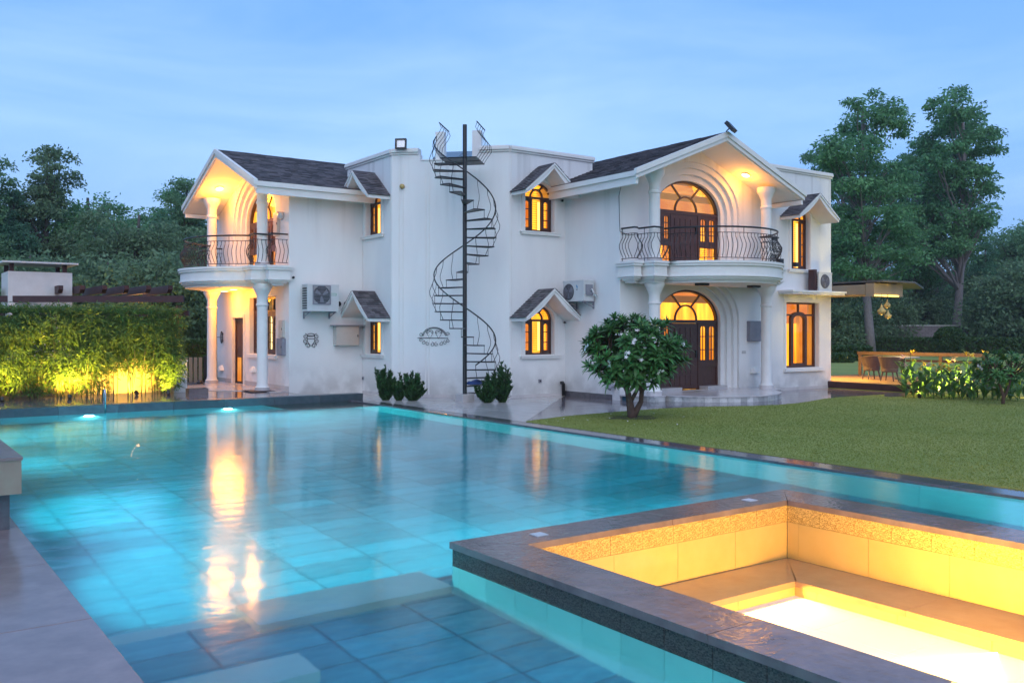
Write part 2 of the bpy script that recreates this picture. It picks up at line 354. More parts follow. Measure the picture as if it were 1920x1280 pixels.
lawn_poly = [(10.62, -40)]+edge+[(24.4, 17.3), (24.62, 17.5), (24.62, 34), (-160, 34.2), (-160, 320), (420, 320), (420, -40)]
tess_sheet('lawn', [lawn_poly], .012, 'lawn', skirt=.04)
# short turf blades along the near part of the lawn
def inside(x, y, poly):
    c = np.zeros(len(x), bool); n = len(poly)
    for i in range(n):
        x1, y1 = poly[i]; x2, y2 = poly[(i+1) % n]
        if y1 == y2: continue
        k = ((y1 > y) != (y2 > y)) & (x < (x2-x1)*(y-y1)/(y2-y1)+x1); c ^= k
    return c
gx = rng.uniform(10.62, 24, 210000); gy = rng.uniform(5.0, 15.1, 210000)
k = inside(gx, gy, lawn_poly) & (rng.random(210000) < np.clip(1.35-(np.hypot(gx, gy)-11)/16, .15, 1)); gx, gy = gx[k], gy[k]; n = len(gx)
P = np.stack([gx, gy, np.full(n, .018)], 1); h = rng.uniform(.004, .010, n)
U = np.stack([rng.normal(0, .006, n), rng.normal(0, .006, n), h], 1); V = perp(U)*.0045
leafmat('grass_blade', (.19, .24, .042), (.26, .285, .065), vscale=.5, trans=.35, rough=.8)
tag(quads('grass', P, U, V, 'grass_blade'), 'short mown turf blades covering the lawn beside the pool', 'grass')

# ------------------------------------------------------------------ paving pieces
def clip(poly, a, b, c):                              # keep a*x+b*y+c >= 0
    out = []
    for i in range(len(poly)):
        p, q = poly[i], poly[(i+1) % len(poly)]; dp = a*p[0]+b*p[1]+c; dq = a*q[0]+b*q[1]+c
        if dp >= 0: out.append(p)
        if (dp >= 0) != (dq >= 0): t = dp/(dp-dq); out.append((p[0]+(q[0]-p[0])*t, p[1]+(q[1]-p[1])*t))
    return out
def paving(parent, mats, x0, x1, y0, y1, sx, sy, ztop, th, planes, gap=.004, stagger=0, name='tile', keep=None, jit=.0012):
    full = bevbox(sx-gap, sy-gap, th, .003, mats, name); cnt = 0; j = 0; y = y0
    while y < y1-1e-6:
        x = x0-(stagger*sx if j % 2 else 0)
        while x < x1-1e-6:
            a = [(max(x, x0)+gap/2, y+gap/2), (min(x+sx, x1)-gap/2, y+gap/2), (min(x+sx, x1)-gap/2, min(y+sy, y1)-gap/2), (max(x, x0)+gap/2, min(y+sy, y1)-gap/2)]
            pl = a
            for h in planes: pl = clip(pl, *h) if len(pl) > 2 else pl
            if len(pl) > 2 and (keep is None or keep(sum(p[0] for p in pl)/len(pl), sum(p[1] for p in pl)/len(pl))):
                ar = abs(sum(pl[i][0]*pl[(i+1) % len(pl)][1]-pl[(i+1) % len(pl)][0]*pl[i][1] for i in range(len(pl))))/2
                if ar > .01:
                    dz = random.uniform(-jit, jit)
                    if ar > .98*(sx-gap)*(sy-gap): piece(name, full, parent, (x+sx/2, y+sy/2, ztop+dz))
                    else: MB().prism(pl, ztop-th+dz, ztop+dz).build(name, mats, parent)
                    cnt += 1
            x += sx
        y += sy; j += 1
    return cnt
deck = MB().box(10.6, 24.2, 13.3, 19.8, -.095, -.055); deck.box(8.0, 15.9, 19.8, 24, -.095, -.055)
court = deck.build('courtyard_paving', 'soil', kind='structure')
paving(court, 'pale_tile', 10.62, 15.9, 14.4, 23.7, 1.0, .8, 0, .05, [(-1, 1, -3.80)], keep=lambda x, y: y < 19.9 or x < 12.2)
paving(court, 'wet_slab', 10.62, 24.3, 13.4, 19.7, 1.3, .65, 0, .05, [(1, -1, 3.788)], stagger=.5, keep=lambda x, y: y < 17.7 or x < 16.0)
# ------------------------------------------------------------------ pool shell
ZD, ZS = -1.42, -.75
pool = MB().box(PX0-.02, PX1+.02, 6.50, PYF+.02, ZD-.3, ZD-.03); pool.box(7.80, PX1+.02, PYN-.02, 6.50, ZD-.3, ZD-.03)
pool.box(PX0-.02, 7.80, PYN-.02, 6.50, ZD-.3, ZS-.03)
pool = pool.build('pool_basin', 'pool_grout', kind='structure')
MB().box(PX0-.2, PX0, PYN-.2, PYF+.2, ZD-.3, -.052).build('basin_wall', 'pool_wall', pool)
MB().box(PX0, PX1, PYN-.2, PYN, ZD-.3, -.052).build('basin_wall', 'pool_wall', pool)
MB().box(2.22, 3.755, 6.06, 6.56, ZD, -.58).build('submerged_step', 'submerged_stone', pool)
MB().box(PX0, 2.22, 6.38, 6.56, ZD, -.75).build('submerged_step', 'submerged_stone', pool)
MB().box(PX0+.01, 2.24, 5.10, 5.44, -.77, -.58).build('submerged_step', 'submerged_stone', pool)
wt = bevbox(.725, .357, .03, .005, 'pool_tile', 'tile')
cand = []
y = 6.56
while y < PYF-.05:
    x = 1.06
    while x < PX1-.02:
        if x+.73 > PX0 and (y > 6.5): cand.append((x+.37, y+.187, ZD))
        x += .74
    y += .374
y = PYN
while y < 6.5:
    x = 7.82
    while x < PX1: cand.append((x+.37, y+.187, ZD)); x += .74
    y += .374
y = 2.28
while y < 6.3:
    x = 1.09
    while x < 3.7: cand.append((x+.37, y+.187, ZS)); x += .74
    y += .374
fwd = lambda c: c[0]*Fv[0]+c[1]*Fv[1]
vis = [c for c in cand if fwd(c) > 4 and abs((c[0]*Rv[0]+c[1]*Rv[1])/fwd(c)) < .62]
vis.sort(key=fwd); hero = vis[:285]; hs = set(hero); rest = [c for c in cand if c not in hs]
for c in hero: piece('tile', wt, pool, (c[0], c[1], c[2]+random.uniform(-.002, .002)))
rb = MB()
for c in rest: rb.box(c[0]-.3625, c[0]+.3625, c[1]-.1785, c[1]+.1785, c[2]-.03, c[2])
rb.build('tile', 'pool_tile', pool, kind='stuff')
pw = bevbox(1.19, .03, abs(ZD)-.06, .002, 'pool_wall', 'wall_tile')
y = PYF-.6
while y > PYN: piece('wall_tile', pw, pool, (PX1+.015, y, -.055), R(90)); y -= 1.196
MB().box(PX1+.031, PX1+.2, PYN, PYF+.2, ZD-.3, -.06).build('basin_wall', 'pool_grout', pool)
x = PX0+.6
while x < PX1+.3: piece('wall_tile', pw, pool, (x, PYF+.015, -.055)); x += 1.196
MB().box(PX0, PX1+.2, PYF+.031, PYF+.3, ZD-.3, -.06).build('basin_wall', 'pool_grout', pool)
# water: one closed body whose sides stand just off the walls
wb = MB(); e_ = .004
wb.add([(PX0+e_, PYN+e_, ZWAT), (PX1-e_, PYN+e_, ZWAT), (PX1-e_, PYF-e_, ZWAT), (PX0+e_, PYF-e_, ZWAT)], [(0, 1, 2, 3)])
def water_sheet():
    spa = [(3.752, PYN+.5), (3.752, 6.064), (7.788, 6.064), (7.788, PYN+.5)]
    o = tess_sheet('water', [[(PX0+e_, PYN+e_), (PX1-e_, PYN+e_), (PX1-e_, PYF-e_), (PX0+e_, PYF-e_)], spa], ZWAT, 'water')
    return o
water_sheet()
# coping along the lawn side
cop = MB().box(PX1+.03, 10.62, PYN-.5, 21.5, -.095, -.052).build('pool_coping', 'soil', kind='structure')
cm_ = bevbox(.41, 1.214, .05, .006, 'granite', 'coping_slab')
y = PYN-.3
while y < 21.4: piece('coping_slab', cm_, cop, (10.405, y, random.uniform(-.0012, .0012)+.002)); y += 1.22
# stone deck on the near left
ld = MB().box(-8, PX0-.03, -6, 21.4, -.095, -.055).build('stone_deck', 'soil', kind='structure')
sm = bevbox(1.03, 1.636, .05, .005, 'deck_stone', 'deck_slab')
for i in range(6):
    for j in range(-4, 9):
        yy = 6.18+1.64*j+.82
        if yy < 20.8: piece('deck_slab', sm, ld, (PX0-.515-i*1.034, yy, random.uniform(-.001, .001)))
# far curb of the pool and the wet terrace behind it
cu = MB().box(-6, 10.66, PYF+.05, 21.93, -.095, .10).build('pool_curb', 'soil', kind='structure')
cs = bevbox(1.19, .34, .19, .006, 'curb_stone', 'curb_stone')
x = 10.66-.6
while x > -6: piece('curb_stone', cs, cu, (x, PYF+.19, .152+random.uniform(-.001, .001))); x -= 1.196
ter = MB().box(-6, 9.3, 21.9, 30, -.095, .08).build('terrace', 'soil', kind='structure')
paving(ter, 'wet_slab', -4.8, 9.3, 21.93, 25.53, 1.2, .9, .135, .05, [])
tp = thing('pool_spout', 'small curved steel spout standing on the far pool curb', 'spout', (*at(104, 25.2)[:2], .15))
bx, by = at(104, 25.2); by = 21.70
bx = at(104, 25.2)[0]
tp.location = (bx, by, .152)
MB().tube([(bx, by, .152), (bx, by, .38), (bx, by-.02, .46), (bx, by-.07, .49), (bx, by-.12, .46), (bx, by-.13, .38), (bx, by-.13, -.02)], .022, 8).build('pipe', 'steel', tp, smooth=True)
MB().lathe([(.05, .152), (.05, .165), (.03, .17)], (bx, by), 12).build('flange', 'steel', tp)
# raised stone block at the left edge
bk = thing('stone_block', 'pale stone block with overhanging top slab at the left pool edge', 'stone block', (0, 10.5, 0))
MB().box(-2, 1.11, 9.36, 13.5, -.004, .33).build('base', 'granite', bk)
MB().box(-2, 1.19, 9.24, 13.6, .33, .63).build('slab', 'sandstone', bk)
MB().box(-2, 1.20, 9.23, 13.6, .632, .66).build('slab', 'deck_stone', bk)

OX0_ = 3.76
# underwater lights (fixtures on the walls, lamps just in front of them)
def pool_light(x, y, z, nx, ny, e, vis_label):
    t = thing('pool_light', vis_label, 'pool light', (x, y, z), 'underwater lights in the pool walls')
    ang = math.atan2(ny, nx)
    T = Matrix.Translation((x, y, z)) @ Matrix.Rotation(ang, 4, 'Z') @ Matrix.Rotation(R(90), 4, 'Y')
    MB(T).lathe([(.13, 0), (.13, .02), (.105, .025)], (0, 0), 16).build('bezel', 'steel', t)
    MB(T).lathe([(.10, .0255), (.09, .035), (.01, .04)], (0, 0), 16).build('lens', 'lamp_pool', t)
    lamp('SPOT', 'pool_lamp', (x+nx*.10, y+ny*.10, z), e, (.20, .92, .98), .09, (x+nx*3, y+ny*3, z-.55), 150, .9, t)
for i, px in enumerate((165, 425)):
    d_ = PYF/(Rv[1]*(px-960)/FPX+Fv[1]); X_ = at(px, d_)[0]
    pool_light(X_, PYF-.01, -.38, 0, -1, 480, ['glowing underwater light in the far wall below the steel spout', 'glowing underwater light in the far wall below the left balcony'][i])
pool_light(9.2, PYF-.01, -.38, 0, -1, 480, 'underwater light in the far wall near its right corner')
for y_, w_ in ((8.2, 'nearest the camera'), (11.4, 'below the stone block'), (15.6, 'beyond the stone block'), (19.0, 'nearest the far curb')): pool_light(PX0+.005, y_, -.40, 1, 0, 420 if y_ < 12 else 240, 'underwater light in the left pool wall, '+w_)
for x_, w_ in ((4.8, 'left'), (6.8, 'right')): pool_light(x_, 6.075, -.42, 0, 1, 300, 'underwater light in the back wall of the raised spa, the one on the '+w_)
pool_light(7.795, 3.6, -.42, 1, 0, 200, 'underwater light in the right wall of the raised spa')
pool_light(OX0_-.004, 2.1, -.42, -1, 0, 120, 'added underwater fill light, out of view in the left wall of the raised spa')  # unseen lamp added to brighten the shallow floor
pool_light(PX0+.005, 3.3, -.40, 1, 0, 60, 'added underwater fill light, out of view beside the submerged bench')  # second added lamp, out of view, lifting the dark shallows

# ------------------------------------------------------------------ raised spa
spa = thing('raised_spa', 'raised square spa with dark stone rim and golden mosaic, glowing white inside', 'spa', (5.77, 3.5, -.75))
OX0, OX1, OY1, OY0 = 3.76, 7.78, 6.06, .6; IX0, IX1, IY1, IY0 = 4.19, 7.32, 5.66, 1.0
g = .0025
for a, z1 in (((OX0+.03, IX0-.03, OY0+.03, OY1-.03), .095), ((IX1+.03, OX1-.03, OY0+.03, OY1-.03), .095), ((IX0-.03, IX1+.03, IY1+.03, OY1-.03), .095), ((IX0-.03, IX1+.03, OY0+.03, IY0-.03), .095)):
    MB().box(*a, -1.4, z1).build('core', 'pool_grout', spa)
def rim(poly): MB().prism(poly, .1, .15).build('rim_slab', 'rim_stone', spa)
def shrink(p, d=g): cx = sum(q[0] for q in p)/len(p); cy_ = sum(q[1] for q in p)/len(p); return [(x-math.copysign(d, x-cx), y-math.copysign(d, y-cy_)) for x, y in p]
rim(shrink([(OX0-.02, OY1+.02), (IX0, IY1), (5.76, IY1), (5.76, OY1+.02)])); rim(shrink([(5.76, OY1+.02), (5.76, IY1), (IX1, IY1), (OX1+.02, OY1+.02)]))
rim(shrink([(OX0-.02, OY1+.02), (OX0-.02, 3.42), (IX0, 3.42), (IX0, IY1)])); rim(shrink([(OX0-.02, 3.42), (OX0-.02, OY0-.02), (IX0, IY0), (IX0, 3.42)]))
rim(shrink([(OX1+.02, OY1+.02), (IX1, IY1), (IX1, 3.42), (OX1+.02, 3.42)])); rim(shrink([(OX1+.02, 3.42), (IX1, 3.42), (IX1, IY0), (OX1+.02, OY0-.02)]))
rim(shrink([(OX0-.02, OY0-.02), (OX1+.02, OY0-.02), (IX1, IY0), (IX0, IY0)]))
mp1 = bevbox(.362, .028, .148, .002, 'mosaic_dark', 'mosaic_panel'); mp2 = bevbox(.362, .028, .155, .002, 'mosaic_gold', 'mosaic_panel')
tp1 = bevbox(.362, .026, .73, .002, 'spa_tile', 'wall_tile')
y = OY1-.10-.183
MB().box(OX0, OX0+.028, OY1-.099, OY1, -.048, .0995).build('mosaic_panel', 'mosaic_dark', spa)
MB().box(OX0+.002, OX0+.028, OY1-.099, OY1, -.785, -.0505).build('wall_tile', 'spa_tile', spa)
while y > OY0:
    piece('mosaic_panel', mp1, spa, (OX0+.014, y, .0995), R(90)); piece('mosaic_panel', mp1, spa, (OX1-.014, y, .0995), R(90))
    piece('wall_tile', tp1, spa, (OX0+.015, y, -.051), R(90)); y -= .366
x = OX0+.03+.183
while x < OX1-.1: piece('mosaic_panel', mp1, spa, (x, OY1-.014, .0995)); x += .366
MB().box(OX0+.03, OX1-.03, OY1-.028, OY1-.003, -1.4, -.051).build('outer_wall', 'pool_wall', spa)
MB().box(OX1-.028, OX1-.003, OY0, OY1-.029, -1.4, -.051).build('outer_wall', 'pool_wall', spa)
# inside
x = IX1-.085-.181
MB().box(IX1-.084, IX1, IY1+.002, IY1+.028, -.056, .0995).build('mosaic_panel', 'mosaic_gold', spa)
while x > IX0: piece('mosaic_panel', mp2, spa, (x, IY1+.016, .0995)); x -= .366
y = IY1-.181
while y > IY0: piece('mosaic_panel', mp2, spa, (IX1+.016, y, .0995), R(90)); piece('mosaic_panel', mp2, spa, (IX0-.016, y, .0995), R(90)); y -= .366
ip = bevbox(.742, .026, .345, .002, 'spa_stone', 'inner_tile')
x = IX1-.373
while x > IX0: piece('inner_tile', ip, spa, (x, IY1+.016, -.0585)); x -= .746
y = IY1-.50-.0
MB().box(IX1+.003, IX1+.029, IY1-.50+.373, IY1, -.4035, -.0585).build('inner_tile', 'spa_stone', spa)
while y > IY0: piece('inner_tile', ip, spa, (IX1+.016, y, -.0585), R(90)); piece('inner_tile', ip, spa, (IX0-.016, y, -.0585), R(90)); y -= .746
WX0, WX1, WY1, WY0 = 4.80, 6.70, 5.10, 1.6; ZB, ZF = -.405, -.535
def bench(p): MB().prism(shrink(p, .002), ZB-.05, ZB).build('bench_slab', 'bench_stone', spa)
bench([(IX0-.003, IY1+.003), (WX0, WY1-.012), (WX1+.012, WY1-.012), (IX1+.003, IY1+.003)])
for a, b_ in ((IY1, 4.05), (4.05, 2.5), (2.5, IY0)):
    s0 = WY1-.012 if a == IY1 else a; s1 = WY0 if b_ == IY0 else b_
    bench([(IX1+.003, a), (WX1-.012, s0), (WX1-.012, s1), (IX1+.003, b_)]); bench([(IX0-.003, a), (IX0-.003, b_), (WX0+.012, s1), (WX0+.012, s0)])
rt = bevbox(.742, .03, .09, .002, 'spa_stone', 'riser_tile')
x = WX1-.37
while x > WX0: piece('riser_tile', rt, spa, (x, WY1+.016, ZB-.052)); x -= .746
y = WY1-.60
MB().box(WX1+.001, WX1+.031, WY1-.6+.373, WY1, ZB-.142, ZB-.052).build('riser_tile', 'spa_stone', spa)
while y > WY0: piece('riser_tile', rt, spa, (WX1+.016, y, ZB-.052), R(90)); piece('riser_tile', rt, spa, (WX0-.016, y, ZB-.052), R(90)); y -= .746
MB().box(OX0+.1, OX1-.1, OY0+.1, OY1-.1, -.75, ZF-.021).build('core', 'pool_grout', spa)
for i in range(3):
    for j in range(5): MB().box(WX0-.03+i*.652, WX0-.03+i*.652+.649, WY1+.03-(j+1)*.705, WY1+.03-j*.705-.003, ZF-.02, ZF).build('floor_tile', 'well_tile', spa)
for y_ in (4.55, 3.5, 2.5):
    T = Matrix.Translation((WX0+.001, y_, ZB-.085)) @ Matrix.Rotation(R(90), 4, 'Y')
    MB(T).lathe([(.035, 0), (.035, .008), (.02, .012)], (0, 0), 14).build('spa_light', 'lamp_spa', spa)
SPA = (1, .52, .085); zl_ = ZB-.058
for p_, q_, lx, e_s in (((WX0+.014, 3.35), (WX0+.5, 3.35), 3.3, 120), ((WX1-.014, 3.35), (WX1-.5, 3.35), 3.3, 120)): lamp('AREA', 'spa_lamp', (*p_, zl_), e_s, SPA, aim=(*q_, ZF), sx=.02, sy=lx, spot=85, parent=spa)
for p_, q_, lx, e_s in (((5.75, WY1-.014), (5.75, WY1-.5), 1.8, 72), ((5.75, WY0+.014), (5.75, WY0+.5), 1.8, 72)): lamp('AREA', 'spa_lamp', (*p_, zl_), e_s, SPA, aim=(*q_, ZF), sx=1.8, sy=.02, spot=85, parent=spa)
for (x, y) in ((4.46, 5.87), (7.02, 5.87)): MB().box(x-.055, x+.055, y-.055, y+.055, .1505, .157).build('cover_plate', 'white_metal', spa)
# ------------------------------------------------------------------ villa
V = thing('villa', 'white two storey villa with two gabled balcony wings and lit arched windows', 'villa', (14, 21, 0))
C1 = (13.91, 19.59); C2 = (11.65, 21.85); XR, YR = 15.78, 17.36; XL, YL = 9.46, 23.60
F_P1 = frame((*C1, 0), 0); F_CH = frame((*C2, 0), -45); F_P2 = frame((11.65, 24.6, 0), -90)
F_RG = frame((18.55, YR, 0), 0); F_LG = frame((XL, 26.35, 0), -90); F_RS = frame((XR, 19.65, 0), -90); F_LF = frame((XL, YL, 0), 0)
def arch(cx, zs, a, b, n=18, t0=0, t1=PI): return [(cx+a*math.cos(t0+(t1-t0)*i/n), zs+b*math.sin(t0+(t1-t0)*i/n)) for i in range(n+1)]
def opening(cx, w, zb, zs, rise, n=18):               # outline, counter-clockwise
    if rise: return [(cx-w/2, zb), (cx+w/2, zb)]+arch(cx, zs, w/2, rise, n)
    return [(cx-w/2, zb), (cx+w/2, zb), (cx+w/2, zs), (cx-w/2, zs)]
def wall(T, outline, holes=(), depth=.24, name='wall', mats='plaster'):
    loops = [outline]+list(holes); tri = tessellate_polygon([[Vector((x, z, 0)) for x, z in lp] for lp in loops])
    pts = [p for lp in loops for p in lp]; n = len(pts)
    mb = MB(T); v = [(x, 0, z) for x, z in pts]+[(x, depth, z) for x, z in pts]
    f = [list(t) for t in tri]+[[i+n for i in t] for t in tri]; b0 = 0
    for lp in loops:
        k = len(lp)
        for i in range(k): j = (i+1) % k; f.append([b0+i, b0+j, n+b0+j, n+b0+i])
        b0 += k
    mb.add(v, f); return mb.build(name, mats, V)
def curtain(T, cx, w, z0, z1, y, win, mats='lit_room', folds=True):
    n = 26; xs = [cx-w/2+w*i/n for i in range(n+1)]; mb = MB(T)
    v = []
    for i, x in enumerate(xs): dy = (.025*math.sin(i*1.9)+.012*math.sin(i*4.1)) if folds else 0; v += [(x, y+dy, z0), (x, y+dy, z1)]
    mb.add(v, [(2*i, 2*i+2, 2*i+3, 2*i+1) for i in range(n)]); return mb.build('curtain', mats, win)
def casement(T, mb, x0, x1, z0, z1, y, rows, st=.055, archtop=True, cols=1):
    """one framed leaf: stiles, rails and glazing bars added to mb"""
    mb.box(x0, x0+st, y, y+.045, z0, z1); mb.box(x1-st, x1, y, y+.045, z0, z1)
    mb.box(x0+st, x1-st, y+.001, y+.044, z0, z0+st*1.3); mb.box(x0+st, x1-st, y+.001, y+.044, z1-st*1.1, z1)
    for i in range(1, rows): z = z0+(z1-z0)*i/rows; mb.box(x0+st, x1-st, y+.010, y+.034, z-.012, z+.012)
    for c in range(1, cols): x = x0+(x1-x0)*c/cols; mb.box(x-.012, x+.012, y+.012, y+.032, z0+st, z1-st)
    if archtop:
        w = (x1-x0-2*st); cx = (x0+x1)/2; zt = z1-st*1.1
        for sgn in (-1, 1):
            pts = [(cx+sgn*w/2, zt), (cx+sgn*w/2, zt-w*.38)]+[(cx+sgn*w/2*math.cos(t), zt-w*.38+w*.36*math.sin(t)) for t in (.5, .9, 1.3, PI/2)]+[(cx, zt)]
            mb.ext(pts if sgn > 0 else pts[::-1], y+.004, y+.040)
def pane(T, x0, x1, z0, z1, y, win, mats='glass_warm'): MB(T).box(x0, x1, y, y+.006, z0, z1).build('pane', mats, win)
def fan_bars(mb, cx, zs, a, b, ra, y, nrad, zr=None):
    zr = zr or ra
    mb.strip(arch(cx, zs, ra+.022, zr+.022, 14), arch(cx, zs, ra-.022, zr-.022, 14), y, y+.045)
    for k in range(nrad):
        t = PI*(k+1)/(nrad+1) if nrad != 2 else (PI*.34 if k == 0 else PI*.66)
        p = (cx+(ra+.015)*math.cos(t), zs+(zr+.015)*math.sin(t)); q = (cx+(a-.02)*math.cos(t), zs+(b-.02)*math.sin(t))
        dx, dz = q[0]-p[0], q[1]-p[1]; L = math.hypot(dx, dz); nx, nz_ = -dz/L*.022, dx/L*.022
        mb.ext([(p[0]+nx, p[1]+nz_), (p[0]-nx, p[1]-nz_), (q[0]-nx, q[1]-nz_), (q[0]+nx, q[1]+nz_)], y+.003, y+.042)
def arched_window(T, cx, zb, zs, w=.98, rise=.40, rows=3, y=.13, cw=.34, label=None, curt='lit_room', sh=.8):
    mb = MB(T); o = opening(cx, w, zb, zs, rise); i_ = opening(cx, w-.09, zb+.05, zs, rise-.045)
    mb.strip(o, i_, y, y+.07, close=True)
    x0, x1 = cx-w/2+.045, cx+w/2-.045; c0, c1 = cx-w*cw/2, cx+w*cw/2
    mb.box(x0, x1, y+.002, y+.068, zs-.04, zs+.02)
    mb.box(c0-.03, c0+.015, y+.004, y+.066, zb+.05, zs-.04); mb.box(c1-.015, c1+.03, y+.004, y+.066, zb+.05, zs-.04)
    casement(T, mb, x0, c0-.03, zb+.05, zs-.04, y+.012, rows, .05); casement(T, mb, c1+.03, x1, zb+.05, zs-.04, y+.012, rows, .05)
    fan_bars(mb, cx, zs+.02, w/2, rise, w*.2, y+.01, 2)
    win = mb.build('window', 'dark_wood', V, label=label)
    pane(T, x0+.05, c0-.08, zb+.1, zs-.08, y+.032, win); pane(T, c1+.08, x1-.05, zb+.1, zs-.08, y+.032, win); pane(T, c0+.01, c1-.01, zb+.06, zs-.05, y+.030, win)
    MB(T).ext(arch(cx, zs+.021, w/2-.05, rise-.05, 16), y+.032, y+.038).build('pane', 'glass_warm', win)
    curtain(T, cx+sh*.36, w+1.5, zb-.15, zs+rise+.15, .62, win, curt)
    bl = MB(T); z = zb+.05
    while z < zs+rise*.9: bl.box(cx+sh*.36-.9, cx+sh*.36+.9, .565, .580, z, z+.014); z += .062
    bl.build('blind', 'lit_dim', win)
    MB(T).box(cx+sh*.36+.02, cx+sh*.36+.08, .48, .51, zb+.1, zs-.05).build('lit_strip', 'lit_strip', win)
    for s_ in (-1, 1): MB(T).box(cx+sh*.3+s_*.46-.15, cx+sh*.3+s_*.46+.15, .42, .45, zb-.1, zs+.02).build('drape', 'lit_dim', win)
    # sill and raised plaster surround
    s = MB(T); s.ext([(cx-w/2-.16, zb-.10), (cx+w/2+.16, zb-.10), (cx+w/2+.16, zb-.02), (cx-w/2-.16, zb-.02)], -.075, .12); s.box(cx-w/2-.19, cx+w/2+.19, -.095, -.001, zb-.045, zb-.0205)
    s.build('sill', 'plaster_trim', win)
    so = opening(cx, w+.22, zb-.019, zs, rise+.11); si = opening(cx, w+.02, zb-.018, zs, rise+.01)
    MB(T).strip(so[1:]+so[:1], si[1:]+si[:1], -.028, .003).build('surround', 'plaster_trim', win)
    return win
def shingle_rows(mb, p0, e, up, L, H, nrm, row=.11, wid=.2, th=.014):
    """overlapping shingles on a slope: p0 corner, e along the eave, up the slope, L x H"""
    p0 = Vector(p0); e = Vector(e).normalized(); up = Vector(up).normalized(); nrm = Vector(nrm).normalized()
    r = 0; y = -.02
    while y < H-.02:
        x = -wid*random.random(); hh = min(row*1.25, H-y)
        while x < L:
            w = wid*random.uniform(.75, 1.25); a = max(0, x+.003); b = min(L, x+w-.003); x += w
            if b-a < .02: continue
            k = random.uniform(.9, 1.35)*th
            q = [p0+e*a+up*y+nrm*.004, p0+e*b+up*y+nrm*.004, p0+e*b+up*(y+hh)+nrm*.002, p0+e*a+up*(y+hh)+nrm*.002]
            t = [p0+e*a+up*y+nrm*(k+.006), p0+e*b+up*y+nrm*(k+.006), p0+e*b+up*(y+hh)+nrm*.005, p0+e*a+up*(y+hh)+nrm*.005]
            mb.add(q+t, [(0, 3, 2, 1), (4, 5, 6, 7), (0, 1, 5, 4), (1, 2, 6, 5), (2, 3, 7, 6), (3, 0, 4, 7)])
        y += row; r += 1
def hood(T, cx, zpk, hw=.97, zt=None, pr=.60, curve=True, label=None):
    """small gabled hood over a window: plastered canopy with shingled slopes"""
    zt = zpk-.78 if zt is None else zt; th = .085
    top = [(cx-hw, zt), (cx, zpk), (cx+hw, zt)]
    # flared plaster underside: straight outside, curved inside
    n = 8; inner = []
    for i in range(2*n+1):
        u = -1+i/n; a = abs(u); z = zpk-th*1.35-(zpk-zt)*(a*.96+.10*math.sin(a*PI)*(1 if curve else 0)); inner.append((cx+u*hw, min(z, zpk-th*1.3-(zpk-zt)*a*.9)))
    outer = [(cx-hw+2*hw*i/(2*n), zpk-(zpk-zt)*abs(-1+i/n)) for i in range(2*n+1)]
    h = MB(T).strip(outer, inner, -pr, -.001).build('window_hood', 'plaster_trim', V, label=label)
    f = MB(T); lo = [(x, z-.035) for x, z in outer]; f.strip([(x, z+.018) for x, z in outer], lo, -pr-.03, -pr-.001); f.build('fascia', 'plaster_trim', h)
    sh = MB(T); s = math.hypot(hw, zpk-zt)
    shingle_rows(sh, (cx-hw-.02, -pr-.02, zt+.02), (0, 1, 0), (hw, 0, zpk-zt), pr+.015, s+.01, (-(zpk-zt), 0, hw), .095, .16, .016)
    shingle_rows(sh, (cx+hw+.02, -.005, zt+.02), (0, -1, 0), (-hw, 0, zpk-zt), pr+.015, s+.01, ((zpk-zt), 0, hw), .095, .16, .016)
    sh.build('shingle', 'shingle', h, kind='stuff')
    return h
# --- walls
ZP = 6.48
def win_hole(cx, zb, zs, w=.98, rise=.40): return opening(cx, w, zb, zs, rise)
wall(F_CH, [(0, -.1), (3.196, -.1), (3.196, ZP), (2.36, ZP), (2.36, 6.30), (.78, 6.30), (.78, ZP), (0, ZP)])
P1w = [(1.0, 4.44, 5.36), (1.0, 1.13, 2.06)]
wall(F_P1, [(0, -.1), (2.86, -.1), (2.86, ZP), (0, ZP)], [win_hole(*a) for a in P1w])
P2w = [(1.68, 4.44, 5.33), (1.68, 1.13, 2.04)]
wall(F_P2, [(0, -.1), (2.75, -.1), (2.75, ZP), (0, ZP)], [win_hole(*a, w=.92) for a in P2w])
wall(F_RS, [(0, -.1), (2.284, -.1), (2.284, 5.72), (0, 5.72)])
wall(F_LF, [(.006, -.1), (2.184, -.1), (2.184, 5.72), (.006, 5.72)])
AW, AR = 2.52, .86                                   # arched door opening: width, rise
def arch_hole(zb, zs): return opening(0, AW+1.02, zb, zs, AR+.48)
wall(F_RG, [(-2.764, -.1), (6.024, -.1), (6.024, ZP), (1.2, ZP), (0, 6.80), (-2.764, 5.69)],
     [arch_hole(.145, 2.04), arch_hole(3.55, 5.02), opening(4.62, 1.56, .66, 2.62, 0), win_hole(4.52, 3.62, 5.12, .88, .42)])
wall(F_LG, [(-3.35, -.1), (2.744, -.1), (2.744, 5.69), (0, 6.80), (-3.35, 5.46)],
     [opening(-1.3, .96, .145, 2.16, 0), opening(.72, 2.1, 1.10, 2.74, 0), arch_hole(3.55, 5.02)])
MB(frame((24.58, YR, 0), 90)).box(.006, 15, 0, .24, -.1, ZP).build('wall', 'plaster', V)
MB().box(XL+.25, 24.4, 29.46, 29.7, -.1, 5.4).build('wall', 'plaster', V)
MB().box(24.1, 24.57, 29, 32.3, -.1, ZP).build('wall', 'plaster', V); MB().box(15, 24.3, 32.1, 32.35, -.1, ZP).build('wall', 'plaster', V)
MB().prism([(14.1, 19.9), (16.7, 19.9), (24.3, 19.9), (24.3, 32), (14, 32), (11.9, 24.5), (11.9, 21.95)], 6.05, 6.12).build('flat_roof', 'grey_metal', V)
MB().box(20.6, 24.3, 17.62, 19.9, 6.05, 6.12).build('flat_roof', 'grey_metal', V)
